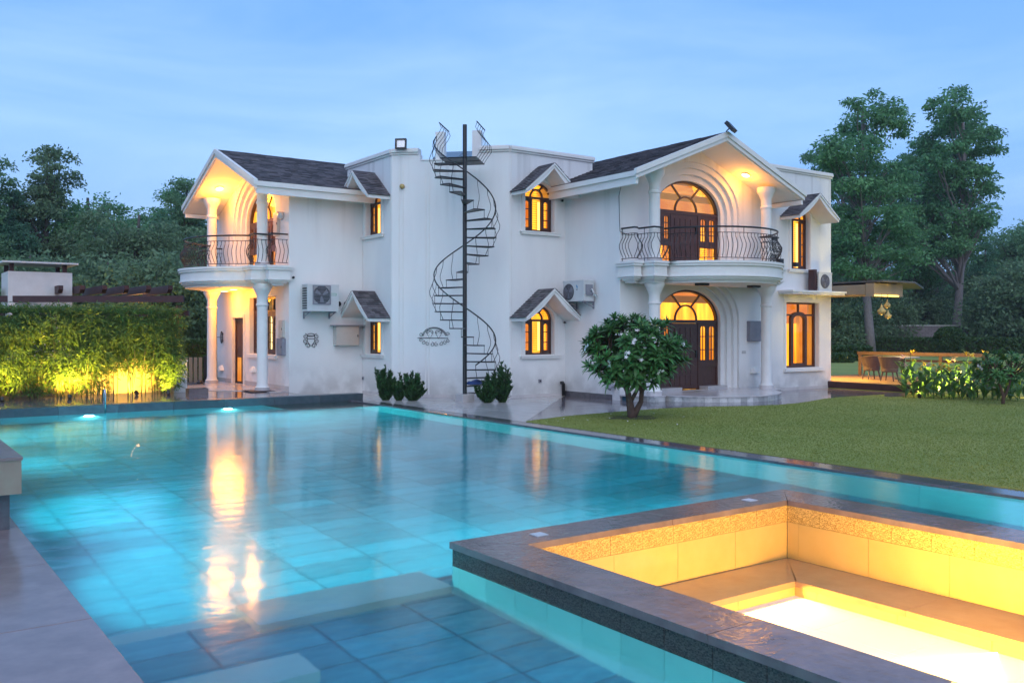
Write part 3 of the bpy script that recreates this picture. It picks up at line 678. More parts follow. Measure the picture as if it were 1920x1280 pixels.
MB().box(16.55, 16.77, 19.84, 25, 5.9, ZP).build('wall', 'plaster', V); MB().box(11.9, 17, 24.36, 24.6, 5.9, ZP).build('wall', 'plaster', V)
# parapet cornices
def cornice(T, u0, u1, z=ZP):
    c = MB(T); c.box(u0, u1, -.035, .26, z+.002, z+.055); c.box(u0-.0, u1+.0, -.075, .27, z+.057, z+.125); c.box(u0, u1, -.055, .26, z+.127, z+.16); c.build('cornice', 'plaster_trim', V)
cornice(F_CH, 0, .74); cornice(F_CH, 2.40, 3.20); cornice(F_P1, .03, 2.9); cornice(F_P2, -.05, 2.72); cornice(F_RG, 2.0, 6.06)
MB(frame((24.58, YR, 0), 90)).box(.1, 14, -.06, .26, ZP+.01, ZP+.15).build('cornice', 'plaster_trim', V)
for u0, u1 in ((1.19, 1.43), (2.19, 2.43)): MB(F_CH).box(u0, u1, .03, .27, 6.25, 7.07).build('roof_post', 'plaster', V)
MB(F_CH).box(.80, 2.34, -.02, .26, 6.302, 6.335).build('cornice', 'plaster_trim', V)
# skirtings
for T, a, b_ in ((F_CH, .02, 3.18), (F_P1, .02, 1.84), (F_P2, .9, 2.73)): MB(T).box(a, b_, -.012, .02, -.05, .075).build('skirting', 'marble', V)
MB(F_RS).box(.05, 2.0, -.014, .02, -.05, .13).build('skirting', 'granite', V)
MB(F_RG).box(2.9, 6.04, -.012, .02, -.05, .09).build('skirting', 'marble', V)
for a, b_ in ((-3.3, -1.86), (-.76, 2.74)): MB(F_LG).box(a, b_, -.012, .02, .10, .27).build('skirting', 'marble', V)
# arched windows and their hoods
for i, (u, zb, zs) in enumerate(P1w): arched_window(F_P1, u, zb, zs); hood(F_P1, u-.02, zs+.80, hw=.93, zt=zs+.04, pr=.66)
for i, (u, zb, zs) in enumerate(P2w): arched_window(F_P2, u, zb, zs, .92, sh=-1.9); hood(F_P2, u+.03, zs+.80, hw=.93, zt=zs+.06, pr=.66)
arched_window(F_RG, 4.52, 3.62, 5.12, .88, .42, 4, cw=.38, sh=1.2); hood(F_RG, 4.55, 5.80, hw=.95, zt=5.12, pr=.66)
# big ground floor window on the right, with its ledge
T = F_RG; mb = MB(T); x0, x1, z0, z1 = 3.84, 5.40, .66, 2.62; y = .13
mb.strip([(x0, z0), (x1, z0), (x1, z1), (x0, z1)], [(x0+.05, z0+.06), (x1-.05, z0+.06), (x1-.05, z1-.05), (x0+.05, z1-.05)], y, y+.08, close=True)
mb.box(x0+.05, x1-.05, y+.002, y+.07, 2.22, 2.27); cx = 4.62
mb.strip([(cx-.38, z0+.06), (cx-.38, 2.14)]+arch(cx, 2.14, .38, .20, 10)[::-1][1:]+[(cx+.38, z0+.06)], [(cx-.27, z0+.06), (cx-.27, 2.10)]+arch(cx, 2.10, .27, .13, 10)[::-1][1:]+[(cx+.27, z0+.06)], y-.01, y+.078)
mb.box(cx-.27, cx+.27, y+.0, y+.07, z0+.06, z0+.13); mb.box(cx-.02, cx+.02, y+.004, y+.06, 2.28, z1-.05)
bw = mb.build('window', 'dark_wood', V); pane(T, x0+.04, x1-.04, z0+.05, z1-.04, y+.035, bw)
curtain(T, cx+.55, 2.2, .4, 2.0, 1.1, bw); MB(T).box(cx-.6, cx+1.5, 1.12, 1.16, 2.0, 2.9).build('curtain', 'lit_dim', bw)
MB(T).box(x1-.32, x1-.02, .40, .46, .5, 2.7).build('drape', 'lit_dim', bw); MB(T).box(x0-.1, x0+.22, .40, .46, .5, 2.2).build('drape', 'lit_dim', bw)
MB(T).lathe([(.01, 1.98), (.07, 2.02), (.09, 2.08), (.06, 2.15), (.01, 2.18)], (cx+.08, .8), 12).build('lamp_shade', 'lamp_soft', bw)
s = MB(T); s.box(x0-.12, x1+.22, -.09, .12, z0-.11, z0-.02); s.build('sill', 'plaster_trim', bw)
s = MB(T); s.box(x0-.34, x1+.62, -.50, -.001, 2.845, 2.90); s.box(x0-.38, x1+.66, -.54, -.0012, 2.902, 2.96); s.build('ledge', 'plaster_trim', bw)
s = MB(T); s.box(x0-.1, x0-.005, -.025, .001, z0-.018, 2.84); s.box(x1+.005, x1+.1, -.025, .001, z0-.018, 2.84); s.box(x0-.099, x1+.099, -.0251, .0012, z1+.004, 2.839); s.build('surround', 'plaster_trim', bw)
# left ground floor window (four casements under transom lights) and plain door
T = F_LG; mb = MB(T); x0, x1, z0, z1 = -.33, 1.77, 1.10, 2.74
mb.strip([(x0, z0), (x1, z0), (x1, z1), (x0, z1)], [(x0+.06, z0+.06), (x1-.06, z0+.06), (x1-.06, z1-.06), (x0+.06, z1-.06)], y, y+.09, close=True)
mb.box(x0+.06, x1-.06, y+.002, y+.08, 2.28, 2.36)
n4 = 4; ww = (x1-x0-.12)/n4
for i in range(n4):
    a = x0+.06+i*ww; casement(T, mb, a, a+ww, z0+.06, 2.28, y+.01, 4, .065); mb.box(a+ww-.025, a+ww+.025, y+.004, y+.07, 2.36, z1-.06)
lw = mb.build('window', 'dark_wood', V)
for i in range(n4): a = x0+.06+i*ww; pane(T, a+.06, a+ww-.06, z0+.12, 2.22, y+.03, lw, 'glass'); pane(T, a+.026, a+ww-.026, 2.37, z1-.07, y+.03, lw, 'glass')
for i in range(n4): a = x0+.06+i*ww; MB(T).box(a+ww*.55, a+ww*.78, .35, .36, 1.2, 2.2).build('lit_strip', 'lit_strip', lw)
MB(T).box(x0-.5, x1+.5, .9, .95, .9, 2.9).build('curtain', 'wicker', lw)
MB(T).box(x0-.12, x1+.12, -.08, .12, z0-.12, z0-.02).build('sill', 'plaster_trim', lw)
T = F_LG; mb = MB(T); mb.strip([(-1.78, .145), (-1.78, 2.16), (-.82, 2.16), (-.82, .145)], [(-1.70, .145), (-1.70, 2.08), (-.90, 2.08), (-.90, .145)], .06, .16)
mb.box(-1.70, -.90, .09, .13, .155, 2.08); mb.box(-1.60, -1.0, .075, .09, 1.2, 1.95); mb.box(-1.12, -.90, .07, .09, .16, 2.07)
dr = mb.build('door', 'dark_wood', V, label='dark plain side door beside the porch window')
MB(T).tube([(-1.0, .068, 1.0), (-1.0, .03, 1.0), (-1.1, .03, 1.0)], .012, 6).build('handle', 'steel', dr)
MB(T).box(-1.58, -1.25, .066, .074, .22, .95).build('lit_strip', 'lit_dim', dr)
fr = MB(T); fr.strip([(-1.88, .145), (-1.88, 2.27), (-.72, 2.27), (-.72, .145)], [(-1.785, .145), (-1.785, 2.165), (-.815, 2.165), (-.815, .145)], -.03, .001); fr.build('surround', 'plaster_trim', dr)
# arched doors with stepped plaster mouldings
def arched_door(T, zb, zs, upper, low_glow, label, sh=1.0, dp=1.5):
    y = .34; w = AW; q0 = sh*(dp-y)
    # three stepped rings of the moulding receding into the wall
    for k, (o, i_, ya, yb) in enumerate(((.50, .34, .06, .30), (.34, .17, .15, .36), (.17, 0, .24, .42))):
        A = opening(0, w+2*o, zb, zs, AR+o*.95, 28); B = opening(0, w+2*i_, zb, zs, AR+i_*.95, 28)
        ring = MB(T).strip(A[1:]+A[:1], B[1:]+B[:1], ya, yb).build('arch_moulding', 'plaster_trim', V, smooth=False)
    mb = MB(T); A = opening(0, w, zb, zs, AR, 28); B = opening(0, w-.12, zb, zs, AR-.06, 28)
    mb.strip(A[1:]+A[:1], B[1:]+B[:1], y, y+.09)
    x0, x1 = -w/2+.06, w/2-.06; d0, d1 = -.56, .46
    mb.box(x0, x1, y+.002, y+.088, zs-.06, zs+.03)
    mb.box(d0-.05, d0, y+.003, y+.087, zb, zs-.06); mb.box(d1, d1+.05, y+.003, y+.087, zb, zs-.06)
    zm = zb+.62 if low_glow else zb+.72
    for a, b_ in ((x0, d0-.05), (d1+.05, x1)):
        h = (b_-a)/2
        for q in range(2): casement(T, mb, a+q*h, a+(q+1)*h, zm, zs-.06, y+.014, 3, .065, True, 2)
        mb.box(a, b_, y+.004, y+.086, zm-.10, zm)
        if not low_glow: mb.box(a+.0, b_, y+.03, y+.07, zb+.12, zm-.10)
        mb.box(a, b_, y+.006, y+.084, zb, zb+.06 if low_glow else zb+.12)
    fan_bars(mb, 0, zs+.03, w/2, AR, .42, y+.012, 2, .40)
    fr = mb.build('door_frame', 'dark_wood', V)
    leaf = MB(T).box(d0+.003, d1-.003, y+.02, y+.07, zb+.01, zs-.063)
    # raised fields of the door leaf
    rows = 5; hh = (zs-.063-zb-.2)/rows
    for r in range(rows):
        z0 = zb+.10+r*hh
        for c in range(4):
            xx = d0+.10+c*(d1-d0-.2)/4; leaf.box(xx+.012, xx+(d1-d0-.2)/4-.012, y+.006, y+.02, z0+.02, z0+hh-.02)
    lf = leaf.build('door', 'dark_wood', V, label=label)
    MB(T).lathe([(.02, 0), (.03, .02), (.012, .03)], (d1-.09, y-.03), 10).build('handle', 'steel', lf) if False else MB(T).box(d1-.11, d1-.07, y-.03, y+.006, zb+.88, zb+1.08).build('handle', 'iron', lf)
    for a, b_ in ((x0, d0-.05), (d1+.05, x1)):
        h = (b_-a)/2
        for q in range(2): pane(T, a+q*h+.06, a+(q+1)*h-.06, zm+.08, zs-.13, y+.036, fr)
        if low_glow: pane(T, a, b_, zb+.06, zm-.10, y+.04, fr)
    MB(T).ext(arch(0, zs+.031, w/2-.07, AR-.06, 22), y+.04, y+.046).build('pane', 'glass' if upper else 'glass_warm', fr)
    curtain(T, q0*.8, 3.4, zb-.1, zs-.12, dp, fr, 'lit_room'); MB(T).box(max(-3.2, q0*.8-1.6), min(2.7, q0*.8+1.9), dp+.1, dp+.14, zs-.12, zs+.55).build('back_wall', 'lit_room' if not upper else 'lit_dim', fr)
    MB(T).box(-2, 2.5, .6, dp+.2, zs+.76, zs+.79).build('ceiling', 'lit_dim', fr)
    bl = MB(T); z = zb+.04
    while z < zm-.1: bl.box(-1.2+sh*.25, 1.2+sh*.25, .66, .675, z, z+.012); z += .055
    bl.build('blind', 'lit_dim', fr)
    MB(T).box(.72, .80, .75, .78, zb+.35, zs-.2).build('lit_strip', 'lit_strip', fr); MB(T).box(-.98, -.92, .75, .78, zb+.2, zs-.2).build('lit_strip', 'lit_strip', fr)
    for xx in ((1.25, -.55) if sh > 0 else (-1.6, -.2)): MB(T).box(xx, xx+.2, .7, .74, zb, zs-.1).build('drape', 'lit_dim', fr)
arched_door(F_RG, .15, 2.04, False, False, 'dark panelled entrance door under the lower right arch')
arched_door(F_RG, 3.56, 5.02, True, True, 'dark panelled balcony door under the upper right arch')
arched_door(F_LG, 3.56, 5.02, False, True, 'dark panelled balcony door under the upper left arch', -2.6, .8)
for T in (F_RG,):
    for a, b_ in ((-1.26, -.50), (.50, 1.30)): MB(T).box(a, b_, .02, .33, .1402, .245).build('step', 'marble', V)

# --- gabled wings: roof, columns, balcony, porch
def offset_poly(p, d):
    n = len(p); out = []
    for i in range(n):
        a, b_, c = Vector(p[i-1]), Vector(p[i]), Vector(p[(i+1) % n])
        e1 = (b_-a).normalized(); e2 = (c-b_).normalized(); n1 = Vector((e1.y, -e1.x)); n2 = Vector((e2.y, -e2.x))
        m = (n1+n2); m = m/max(m.length_squared/2, .4)
        out.append((b_.x+m.x*d, b_.y+m.y*d))
    return out
def plan(bz, ax=2.12, by=2.32):
    L = [(-2.84, 0), (-2.84, -.60), (-2.60, -.60), (-2.50, -.50), (-2.50, -.96), (-2.05, -.96), (-1.93, -.84)]
    t0 = math.acos(1.93/ax); t0 = t0 if by*math.sin(t0) > .84 else math.asin(.86/by)
    arc = [(-ax*math.cos(t), -by*math.sin(t)) for t in [t0+(PI-2*t0)*i/26 for i in range(27)]]
    arc = [a for a in arc if -a[1] > .9 and abs(a[0]) < 2.0]
    Rr = [(-x, y_) for x, y_ in L[::-1]]
    return L+arc+Rr
def gable_wing(T, uL, uR, back, ax, by, side, names):
    pk, ez, hw, fy = 6.96, 5.66, 3.22, -1.06; th = .20
    roof = MB(T).ext([(-hw, ez), (-hw, ez-th), (0, pk-th*1.12), (hw, ez-th), (hw, ez), (0, pk)], fy, back).build('roof', 'soffit', V, label=names[0])
    f = MB(T)
    def chev(a, b_, hx): return [(-hx, ez+a), (0, pk+a), (hx, ez+a)], [(-hx, ez+b_), (0, pk+b_), (hx, ez+b_)]
    f.strip(*chev(.035, -.10, hw+.06), fy-.09, fy-.001); f.strip(*chev(-.102, -.20, hw+.03), fy-.05, fy-.0012); f.build('fascia', 'plaster_trim', roof)
    s = math.hypot(hw, pk-ez); sh = MB(T)
    shingle_rows(sh, (-hw-.03, fy-.05, ez+.0), (0, 1, 0), (hw, 0, pk-ez), back-fy+.04, s+.02, (-(pk-ez), 0, hw), .15, .26, .018)
    shingle_rows(sh, (hw+.03, back, ez+.0), (0, -1, 0), (-hw, 0, pk-ez), back-fy+.04, s+.02, ((pk-ez), 0, hw), .15, .26, .018)
    sh.build('shingle', 'shingle', roof, kind='stuff')
    for sg in (-1, 1):
        e = MB(T); x = sg*(hw)
        e.box(min(x, x+sg*.05), max(x, x+sg*.05), fy-.04, back, ez-.13, ez-.002); e.box(min(x-sg*.08, x), max(x-sg*.08, x), fy-.003, back, ez-th-.12, ez-th-.002)
        e.build('eave_moulding', 'plaster_trim', roof)
    # columns
    for cx in (-2.10, 2.25):
        for z0, z1 in ((.15, 3.0), (3.52, pk-(pk-ez)*abs(cx)/hw-.30)):
            r = .145; pr_ = [(r*1.32, z0), (r*1.32, z0+.10), (r*1.12, z0+.12), (r*1.05, z0+.17), (r, z0+.2), (r*.97, z1-.62), (r*1.0, z1-.56), (r*1.14, z1-.545), (r*1.14, z1-.50), (r, z1-.485), (r*1.0, z1-.30), (r*1.18, z1-.24), (r*1.5, z1-.14), (r*1.75, z1-.08), (r*1.75, z1+.04)]
            o_ = MB(T).lathe(pr_, (cx, -.56), 22).build('column', 'plaster_trim', V, smooth=True)
            md = o_.modifiers.new('edges', 'EDGE_SPLIT'); md.split_angle = R(40)
            MB(T).lathe([(r*1.36, z0+.0), (r*1.36, z0+.09)], (cx, -.56), 22).build('plinth', 'marble', o_)
    # balcony slab with moulded edge
    pl = plan(0, ax, by); b_ = MB(T)
    for d, z0, z1 in ((.07, 3.46, 3.52), (.045, 3.40, 3.458), (.0, 3.17, 3.398), (.03, 3.13, 3.168), (-.02, 3.08, 3.128), (-.07, 3.04, 3.078), (-.13, 2.985, 3.038)): b_.prism(offset_poly(pl, d), z0, z1)
    bal = b_.build('balcony', 'plaster_trim', V, label=names[1])
    # railing follows the slab edge
    rp = offset_poly(pl, -.10); rp = rp[1:-1]; rp[0] = (rp[0][0], -.02) if False else rp[0]
    path = [(rp[0][0], -.03)]+rp+[(rp[-1][0], -.03)]
    def rail(z, r, seg, nm, d=0): MB(T).tube([(x, y_, z) for x, y_ in offset_poly(path, d)[0:]] if d else [(x, y_, z) for x, y_ in path], r, seg).build(nm, 'iron', bal)
    rail(4.37, .024, 8, 'handrail'); rail(4.225, .009, 5, 'rail'); rail(3.60, .010, 5, 'rail')
    L = [0]
    for i in range(1, len(path)): L.append(L[-1]+math.dist(path[i], path[i-1]))
    def on(s_):
        for i in range(1, len(path)):
            if s_ <= L[i] or i == len(path)-1:
                k = (s_-L[i-1])/(L[i]-L[i-1]); p = Vector(path[i-1]).lerp(Vector(path[i]), k); e = (Vector(path[i])-Vector(path[i-1])).normalized(); return p, e
    prof = [(0, 3.60), (-.012, 3.64), (.05, 3.74), (.105, 3.86), (.11, 3.95), (.055, 4.05), (.0, 4.13), (-.008, 4.18), (.0, 4.225)]
    bm_ = MB().tube([(0, -a, z-3.6) for a, z in prof], .0085, 4).mesh('baluster', 'iron')
    N = int(L[-1]/.112); Tr = T.to_euler().z
    for i in range(N+1):
        p, e = on(L[-1]*(i+.3)/(N+.6)); ang = math.atan2(e.y, e.x)
        w3 = T @ Vector((p.x, p.y, 3.6)); piece('baluster', bm_, bal, w3, Tr+ang)
    for i in range(0, N+1, 9):
        p, e = on(L[-1]*(i+.3)/(N+.6)); MB(T).tube([(p.x, p.y, 4.22), (p.x, p.y, 4.36)], .009, 4).build('rail_post', 'iron', bal)
        MB(T).tube([(p.x, p.y, 3.52), (p.x, p.y, 3.60)], .010, 4).build('rail_post', 'iron', bal)
    # porch floor and its facing tiles
    pp = offset_poly(plan(0, ax+.05, by+.02), -.05); po = MB(T).prism(offset_poly(pp, -.03), -.06, .118).build('porch', 'pool_grout', V)
    MB(T).prism(offset_poly(pp, .02), .12, .15).build('floor_slab', 'marble', po)
    q = pp
    for i in range(1, len(q)-2):
        a, c = Vector(q[i]), Vector(q[i+1]); d = (c-a).length; e = (c-a)/d; m = max(1, round(d/.26)); nn = Vector((e.y, -e.x))
        for j in range(m):
            s0 = a+e*(d*j/m+.002); s1 = a+e*(d*(j+1)/m-.002); s2 = s1-nn*.028; s3 = s0-nn*.028
            MB(T).prism([tuple(s0), tuple(s1), tuple(s2), tuple(s3)], -.05, .1185).build('facing_tile', 'marble_face', po)
    return roof, bal
gable_wing(F_RG, -2.77, 3.2, 9.5, 2.12, 2.32, -1, ('right gable roof with dark shingles', 'right curved balcony above the entrance porch'))
gable_wing(F_LG, -3.35, 2.75, 9.5, 2.12, 2.02, 1, ('left gable roof with dark shingles', 'left curved balcony above the side porch'))

# shallow plaster bands on the angled wall and in the inner corners
for T, u in ((F_CH, .20), (F_CH, .30), (F_CH, .93), (F_CH, 1.02), (F_P2, .30), (F_P2, .42), (F_P1, .06), (F_P2, 2.69)):
    MB(T).box(u-.018, u+.018, -.012, .002, .08, 6.2 if T is F_CH else 6.4).build('plaster_band', 'plaster_trim', V)
# ------------------------------------------------------------------ spiral staircase
sx, sy = at(871.5, 22.87)
ST = thing('spiral_staircase', 'black iron spiral staircase winding up to the roof', 'staircase', (sx, sy, 0))
MB().lathe([(.054, .12), (.054, 6.92)], (sx, sy), 18).build('pole', 'iron', ST, smooth=True).modifiers.new('e', 'EDGE_SPLIT')
MB().box(sx-.17, sx+.17, sy-.17, sy+.17, 0, .20).build('plinth', 'marble', ST)
NT = 29; RT = .77; TA = R(22.5)
def ang(k): return R(75.5-22.5*k)-YAW
def tread_mesh():
    mb = MB(); h = R(11.2)
    pts = [(.05, -.045), (RT*math.cos(h), -RT*math.sin(h)), (RT*1.02, 0), (RT*math.cos(h), RT*math.sin(h)), (.05, .045)]
    n = len(pts)
    for i in range(n):
        a, b_ = Vector(pts[i]), Vector(pts[(i+1) % n]); mb.tube([(a.x, a.y, -.012), (b_.x, b_.y, -.012)], .014, 4)
    mb.prism([(p[0]*.985, p[1]*.95) for p in pts], -.012, -.004)
    return mb.mesh('tread', 'iron')
tm = tread_mesh()
for k in range(NT):
    z = .187+.2067*k; piece('tread', tm, ST, (sx, sy, z), ang(k))
rm = MB().tube([(RT*.985, 0, 0), (RT*.985, 0, .2)], .007, 4).mesh('riser_bar', 'iron')
for k in range(1, NT): piece('riser_bar', rm, ST, (sx, sy, .187+.2067*(k-1)), ang(k)+R(11))
prof = [(.0, 0), (.03, .06), (.105, .20), (.115, .30), (.06, .45), (.015, .56), (0, .70)]
bm2 = MB().tube([(RT*.99+a, 0, z) for a, z in prof], .008, 4).mesh('baluster', 'iron')
for k in range(NT): piece('baluster', bm2, ST, (sx, sy, .187+.2067*k), ang(k)-R(4))
hp = []
for i in range(0, (NT-1)*4+1):
    k = i/4; hp.append((sx+(RT)*math.cos(ang(k)-R(4)), sy+(RT)*math.sin(ang(k)-R(4)), .187+.2067*k+.70))
MB().tube(hp, .017, 6).build('handrail', 'iron', ST, smooth=True)
# top landing towards the roof opening, with its own flared railing
dn = Vector((.707, .707)); tn = Vector((.707, -.707)); zl = 6.10; o_ = Vector((sx, sy))
def LP(a, b_, z): p = o_+tn*a+dn*b_; return (p.x, p.y, z)
ld_ = MB(); w0, w1 = -.62, .30
for a, b_ in (((w0, -.05), (w0, .98)), ((w1, -.05), (w1, .98)), ((w0, .98), (w1, .98)), ((w0, -.05), (w1, -.05)), ((w0, .45), (w1, .45))): ld_.tube([LP(*a, zl), LP(*b_, zl)], .016, 4)
ld_.prism([LP(w0, -.05, 0)[:2], LP(w1, -.05, 0)[:2], LP(w1, .98, 0)[:2], LP(w0, .98, 0)[:2]], zl-.006, zl+.006)
ld_.build('landing', 'iron', ST)
for a0, sg in ((w0, -1), (w1, 1)):
    for j in range(5):
        b_ = -.02+.24*j; MB().tube([LP(a0+sg*q*1.25, b_, zl+z*1.22) for q, z in [(0, 0), (.05, .08), (.16, .24), (.15, .36), (.03, .52), (-.02, .62), (.02, .72)]], .008, 4).build('baluster', 'iron', ST)
    MB().tube([LP(a0+sg*.02, -.06, zl+.88), LP(a0+sg*.02, .98, zl+.88)], .015, 6).build('handrail', 'iron', ST)
bagp = ang(3)-R(2); bp_ = Vector((sx+.45*math.cos(bagp), sy+.45*math.sin(bagp), 0))
bg_ = MB(); zb_ = .187+.2067*1
bq = ang(1); T = Matrix.Translation((sx+.40*math.cos(bq), sy+.40*math.sin(bq), zb_+.012)) @ Matrix.Rotation(bq, 4, 'Z')
bag = MB(T); bag.lathe([(.02, 0), (.22, .01), (.25, .045), (.20, .085), (.10, .11), (.02, .115)], (0, 0), 14)
for i, v in enumerate(bag.v): bag.v[i] = (v[0]*1.15+.02*math.sin(v[1]*30), v[1]*.62, v[2]*(1+.25*math.sin(v[0]*22)))
tag(bag.build('cloth_bundle', 'blue_bag', loc=(sx+.40*math.cos(bq), sy+.40*math.sin(bq), zb_), smooth=True), 'crumpled blue cloth bundle on a low stair tread', 'cloth')

# ------------------------------------------------------------------ things fixed to the walls
def W(T, u, y, z): return tuple(T @ Vector((u, y, z)))
def ac_unit(T, u0, u1, z0, z1, y0, y1, label, grille=None, logo=None, fan=None, bracket=True, body='white_metal'):
    t = thing('air_conditioner', label, 'air conditioner', W(T, (u0+u1)/2, y1, z0), 'air conditioner units on the villa')
    b_ = MB(T); b_.box(u0, u1, y0, y1, z0, z1); b_.box(u0-.008, u1+.008, y0-.008, y1, z1-.03, z1+.006); b_.build('casing', body, t)
    fu, fz, fr = fan
    MB(T).ext([(fu+fr*1.06*math.cos(2*PI*i/28), fz+fr*1.06*math.sin(2*PI*i/28)) for i in range(28)], y0-.004, y0+.02).build('fan_opening', 'black_plastic', t)
    bl = MB(T)
    for k in range(3):
        a = 2*PI*k/3+.4; bl.ext([(fu+fr*.18*math.cos(a-.5), fz+fr*.18*math.sin(a-.5)), (fu+fr*.88*math.cos(a-.15), fz+fr*.88*math.sin(a-.15)), (fu+fr*.9*math.cos(a+.45), fz+fr*.9*math.sin(a+.45)), (fu+fr*.18*math.cos(a+.5), fz+fr*.18*math.sin(a+.5))], y0-.010, y0-.005)
    bl.build('fan', 'grey_metal', t)
    gr = MB(T)
    if grille == 'square':
        s = fr*1.12; gr.strip([(fu-s, fz-s), (fu+s, fz-s), (fu+s, fz+s), (fu-s, fz+s)], [(fu-s+.03, fz-s+.03), (fu+s-.03, fz-s+.03), (fu+s-.03, fz+s-.03), (fu-s+.03, fz+s-.03)], y0-.02, y0-.0045, True)
        for i in range(14): x = fu-s+.03+(2*s-.06)*(i+.5)/14; gr.box(x-.004, x+.004, y0-.02, y0-.014, fz-s+.03, fz+s-.03)
        for i in range(5): z = fz-s+.03+(2*s-.06)*(i+.5)/5; gr.box(fu-s+.03, fu+s-.03, y0-.0135, y0-.011, z-.004, z+.004)
    else:
        for i in range(7):
            q = fr*(.14+.86*i/6); gr.strip([(fu+q*math.cos(2*PI*j/24), fz+q*math.sin(2*PI*j/24)) for j in range(24)], [(fu+(q-.008)*math.cos(2*PI*j/24), fz+(q-.008)*math.sin(2*PI*j/24)) for j in range(24)], y0-.024, y0-.015, True)
        for j in range(8): a = 2*PI*j/8; gr.tube([(fu+.03*math.cos(a), y0-.016, fz+.03*math.sin(a)), (fu+fr*math.cos(a), y0-.016, fz+fr*math.sin(a))], .004, 4)
    gr.build('grille', 'grey_metal', t)
    lv = MB(T)
    for i in range(9): z = z0+.06+(z1-z0-.12)*i/9; lv.box(u0-.012, u0-.001, y0+.04, y1-.04, z, z+(z1-z0)*.055)
    lv.build('side_louvre', 'black_plastic', t)
    if bracket:
        for u in (u0+.08, u1-.08):
            k = MB(T); k.box(u-.02, u+.02, y0+.02, -.001, z0-.045, z0-.002); k.tube([(u, y0+.06, z0-.03), (u, -.01, z0-.16)], .014, 4); k.box(u-.02, u+.02, -.03, -.0012, z0-.2, z0-.046); k.build('bracket', 'grey_metal', t)
    if logo == 'green':
        s = MB(T); lx, lz = u1-.30, fz+.02; s.strip([(lx, lz-.03), (lx+.23, lz-.03), (lx+.23, lz+.03), (lx, lz+.03)], [(lx+.012, lz-.02), (lx+.218, lz-.02), (lx+.218, lz+.02), (lx+.012, lz+.02)], y0-.004, y0-.001, True); s.build('badge', 'green_print', t)
    if logo == 'blue':
        lx, lz = fu+fr+.10, z1-.10; MB(T).ext([(lx, lz), (lx+.07, lz-.05), (lx+.05, lz-.13), (lx+.02, lz-.06)], y0-.004, y0-.001).build('badge', 'blue_print', t)
        MB(T).ext([(lx+.02, lz-.125), (lx+.06, lz-.12), (lx+.055, lz-.15), (lx+.025, lz-.15)], y0-.004, y0-.001).build('badge', 'black_plastic', t)
    return t
ac_unit(F_LF, .33, 1.24, 2.30, 3.02, -.46, -.10, 'large beige air conditioner with square grille on the left wing wall', 'square', 'green', fan=(.74, 2.74, .235), body='white_metal')
a2 = ac_unit(F_RS, .50, 1.36, 2.55, 3.09, -.42, -.08, 'white air conditioner with blue mark on the right wing side wall', 'round', 'blue', fan=(.74, 2.80, .205))
MB(F_RS).tube([(1.37, -.2, 2.8), (1.46, -.22, 2.86), (1.50, -.2, 2.76), (1.46, -.12, 2.66), (1.40, -.02, 2.72)], .022, 6).build('pipe', 'white_metal', a2, smooth=True)
MB(F_RS).box(1.361, 1.40, -.36, -.14, 2.70, 2.98).build('valve_cover', 'grey_metal', a2)
a3 = ac_unit(F_RG, 4.78, 5.42, 2.963, 3.52, -.46, -.12, 'white air conditioner standing on the ledge of the ground floor window', 'round', None, fan=(5.08, 3.25, .20), bracket=False)
MB(F_RG).box(4.66, 4.775, -.40, -.18, 2.963, 3.60).build('duct_cover', 'pergola_wood', a3)
def scroll(mb, T, c, r, a0, turns, sg, tube=.008, n=16):
    mb.tube([(c[0]+r*(1-.75*i/n)*math.cos(a0+sg*2*PI*turns*i/n), -.02, c[1]+r*(1-.75*i/n)*math.sin(a0+sg*2*PI*turns*i/n)) for i in range(n+1)], tube, 4)
# shield ornament, left wing
t = thing('wall_ornament', 'black wrought iron shield ornament on the left wing wall below the air conditioner', 'ornament', W(F_LF, .62, 0, 1.5))
mb = MB(F_LF); c = (.62, 1.52)
mb.tube([(c[0]+x, -.02, c[1]+z) for x, z in ((-.11, .11), (-.10, -.05), (0, -.17), (.10, -.05), (.11, .11), (-.11, .11))], .009, 4)
mb.tube([(c[0]-.105, -.02, c[1]+.03), (c[0]+.105, -.02, c[1]+.03)], .007, 4)
mb.tube([(c[0]+.10*math.cos(q/10*2*PI), -.02, c[1]+.14+.04*math.sin(q/10*2*PI)) for q in range(11)], .008, 4)
for s_ in (-1, 1):
    scroll(mb, F_LF, (c[0]+s_*.17, c[1]+.10), .075, PI/2, 1.2, s_); scroll(mb, F_LF, (c[0]+s_*.18, c[1]-.04), .07, -PI/2, 1.2, -s_); scroll(mb, F_LF, (c[0]+s_*.09, c[1]-.16), .075, 0 if s_ > 0 else PI, 1.2, s_)
mb.build('scrollwork', 'iron', t)
# arched ornament on the angled wall
t = thing('wall_ornament', 'black wrought iron arched scroll ornament beside the spiral staircase', 'ornament', W(F_CH, 1.17, 0, 1.6))
mb = MB(F_CH); c = (1.17, 1.58)
for q in (.34, .31): mb.tube([(c[0]+q*math.cos(a), -.02, c[1]+.02+q*.78*math.sin(a)) for a in [PI*.05+i/14*PI*.9 for i in range(15)]], .007, 4)
mb.tube([(c[0]-.46, -.02, c[1]), (c[0]+.38, -.02, c[1])], .008, 4)
for i in range(6): scroll(mb, F_CH, (c[0]-.30+.12*i, c[1]-.12-.05*math.sin(i/5*PI)), .06, PI/2, 1.1, 1 if i % 2 else -1, .006)
for s_ in (-1, 1): scroll(mb, F_CH, (c[0]+s_*.36, c[1]+.10), .06, 0, 1.1, s_, .006); scroll(mb, F_CH, (c[0]+s_*.37, c[1]-.06), .055, 0, 1.1, -s_, .006)
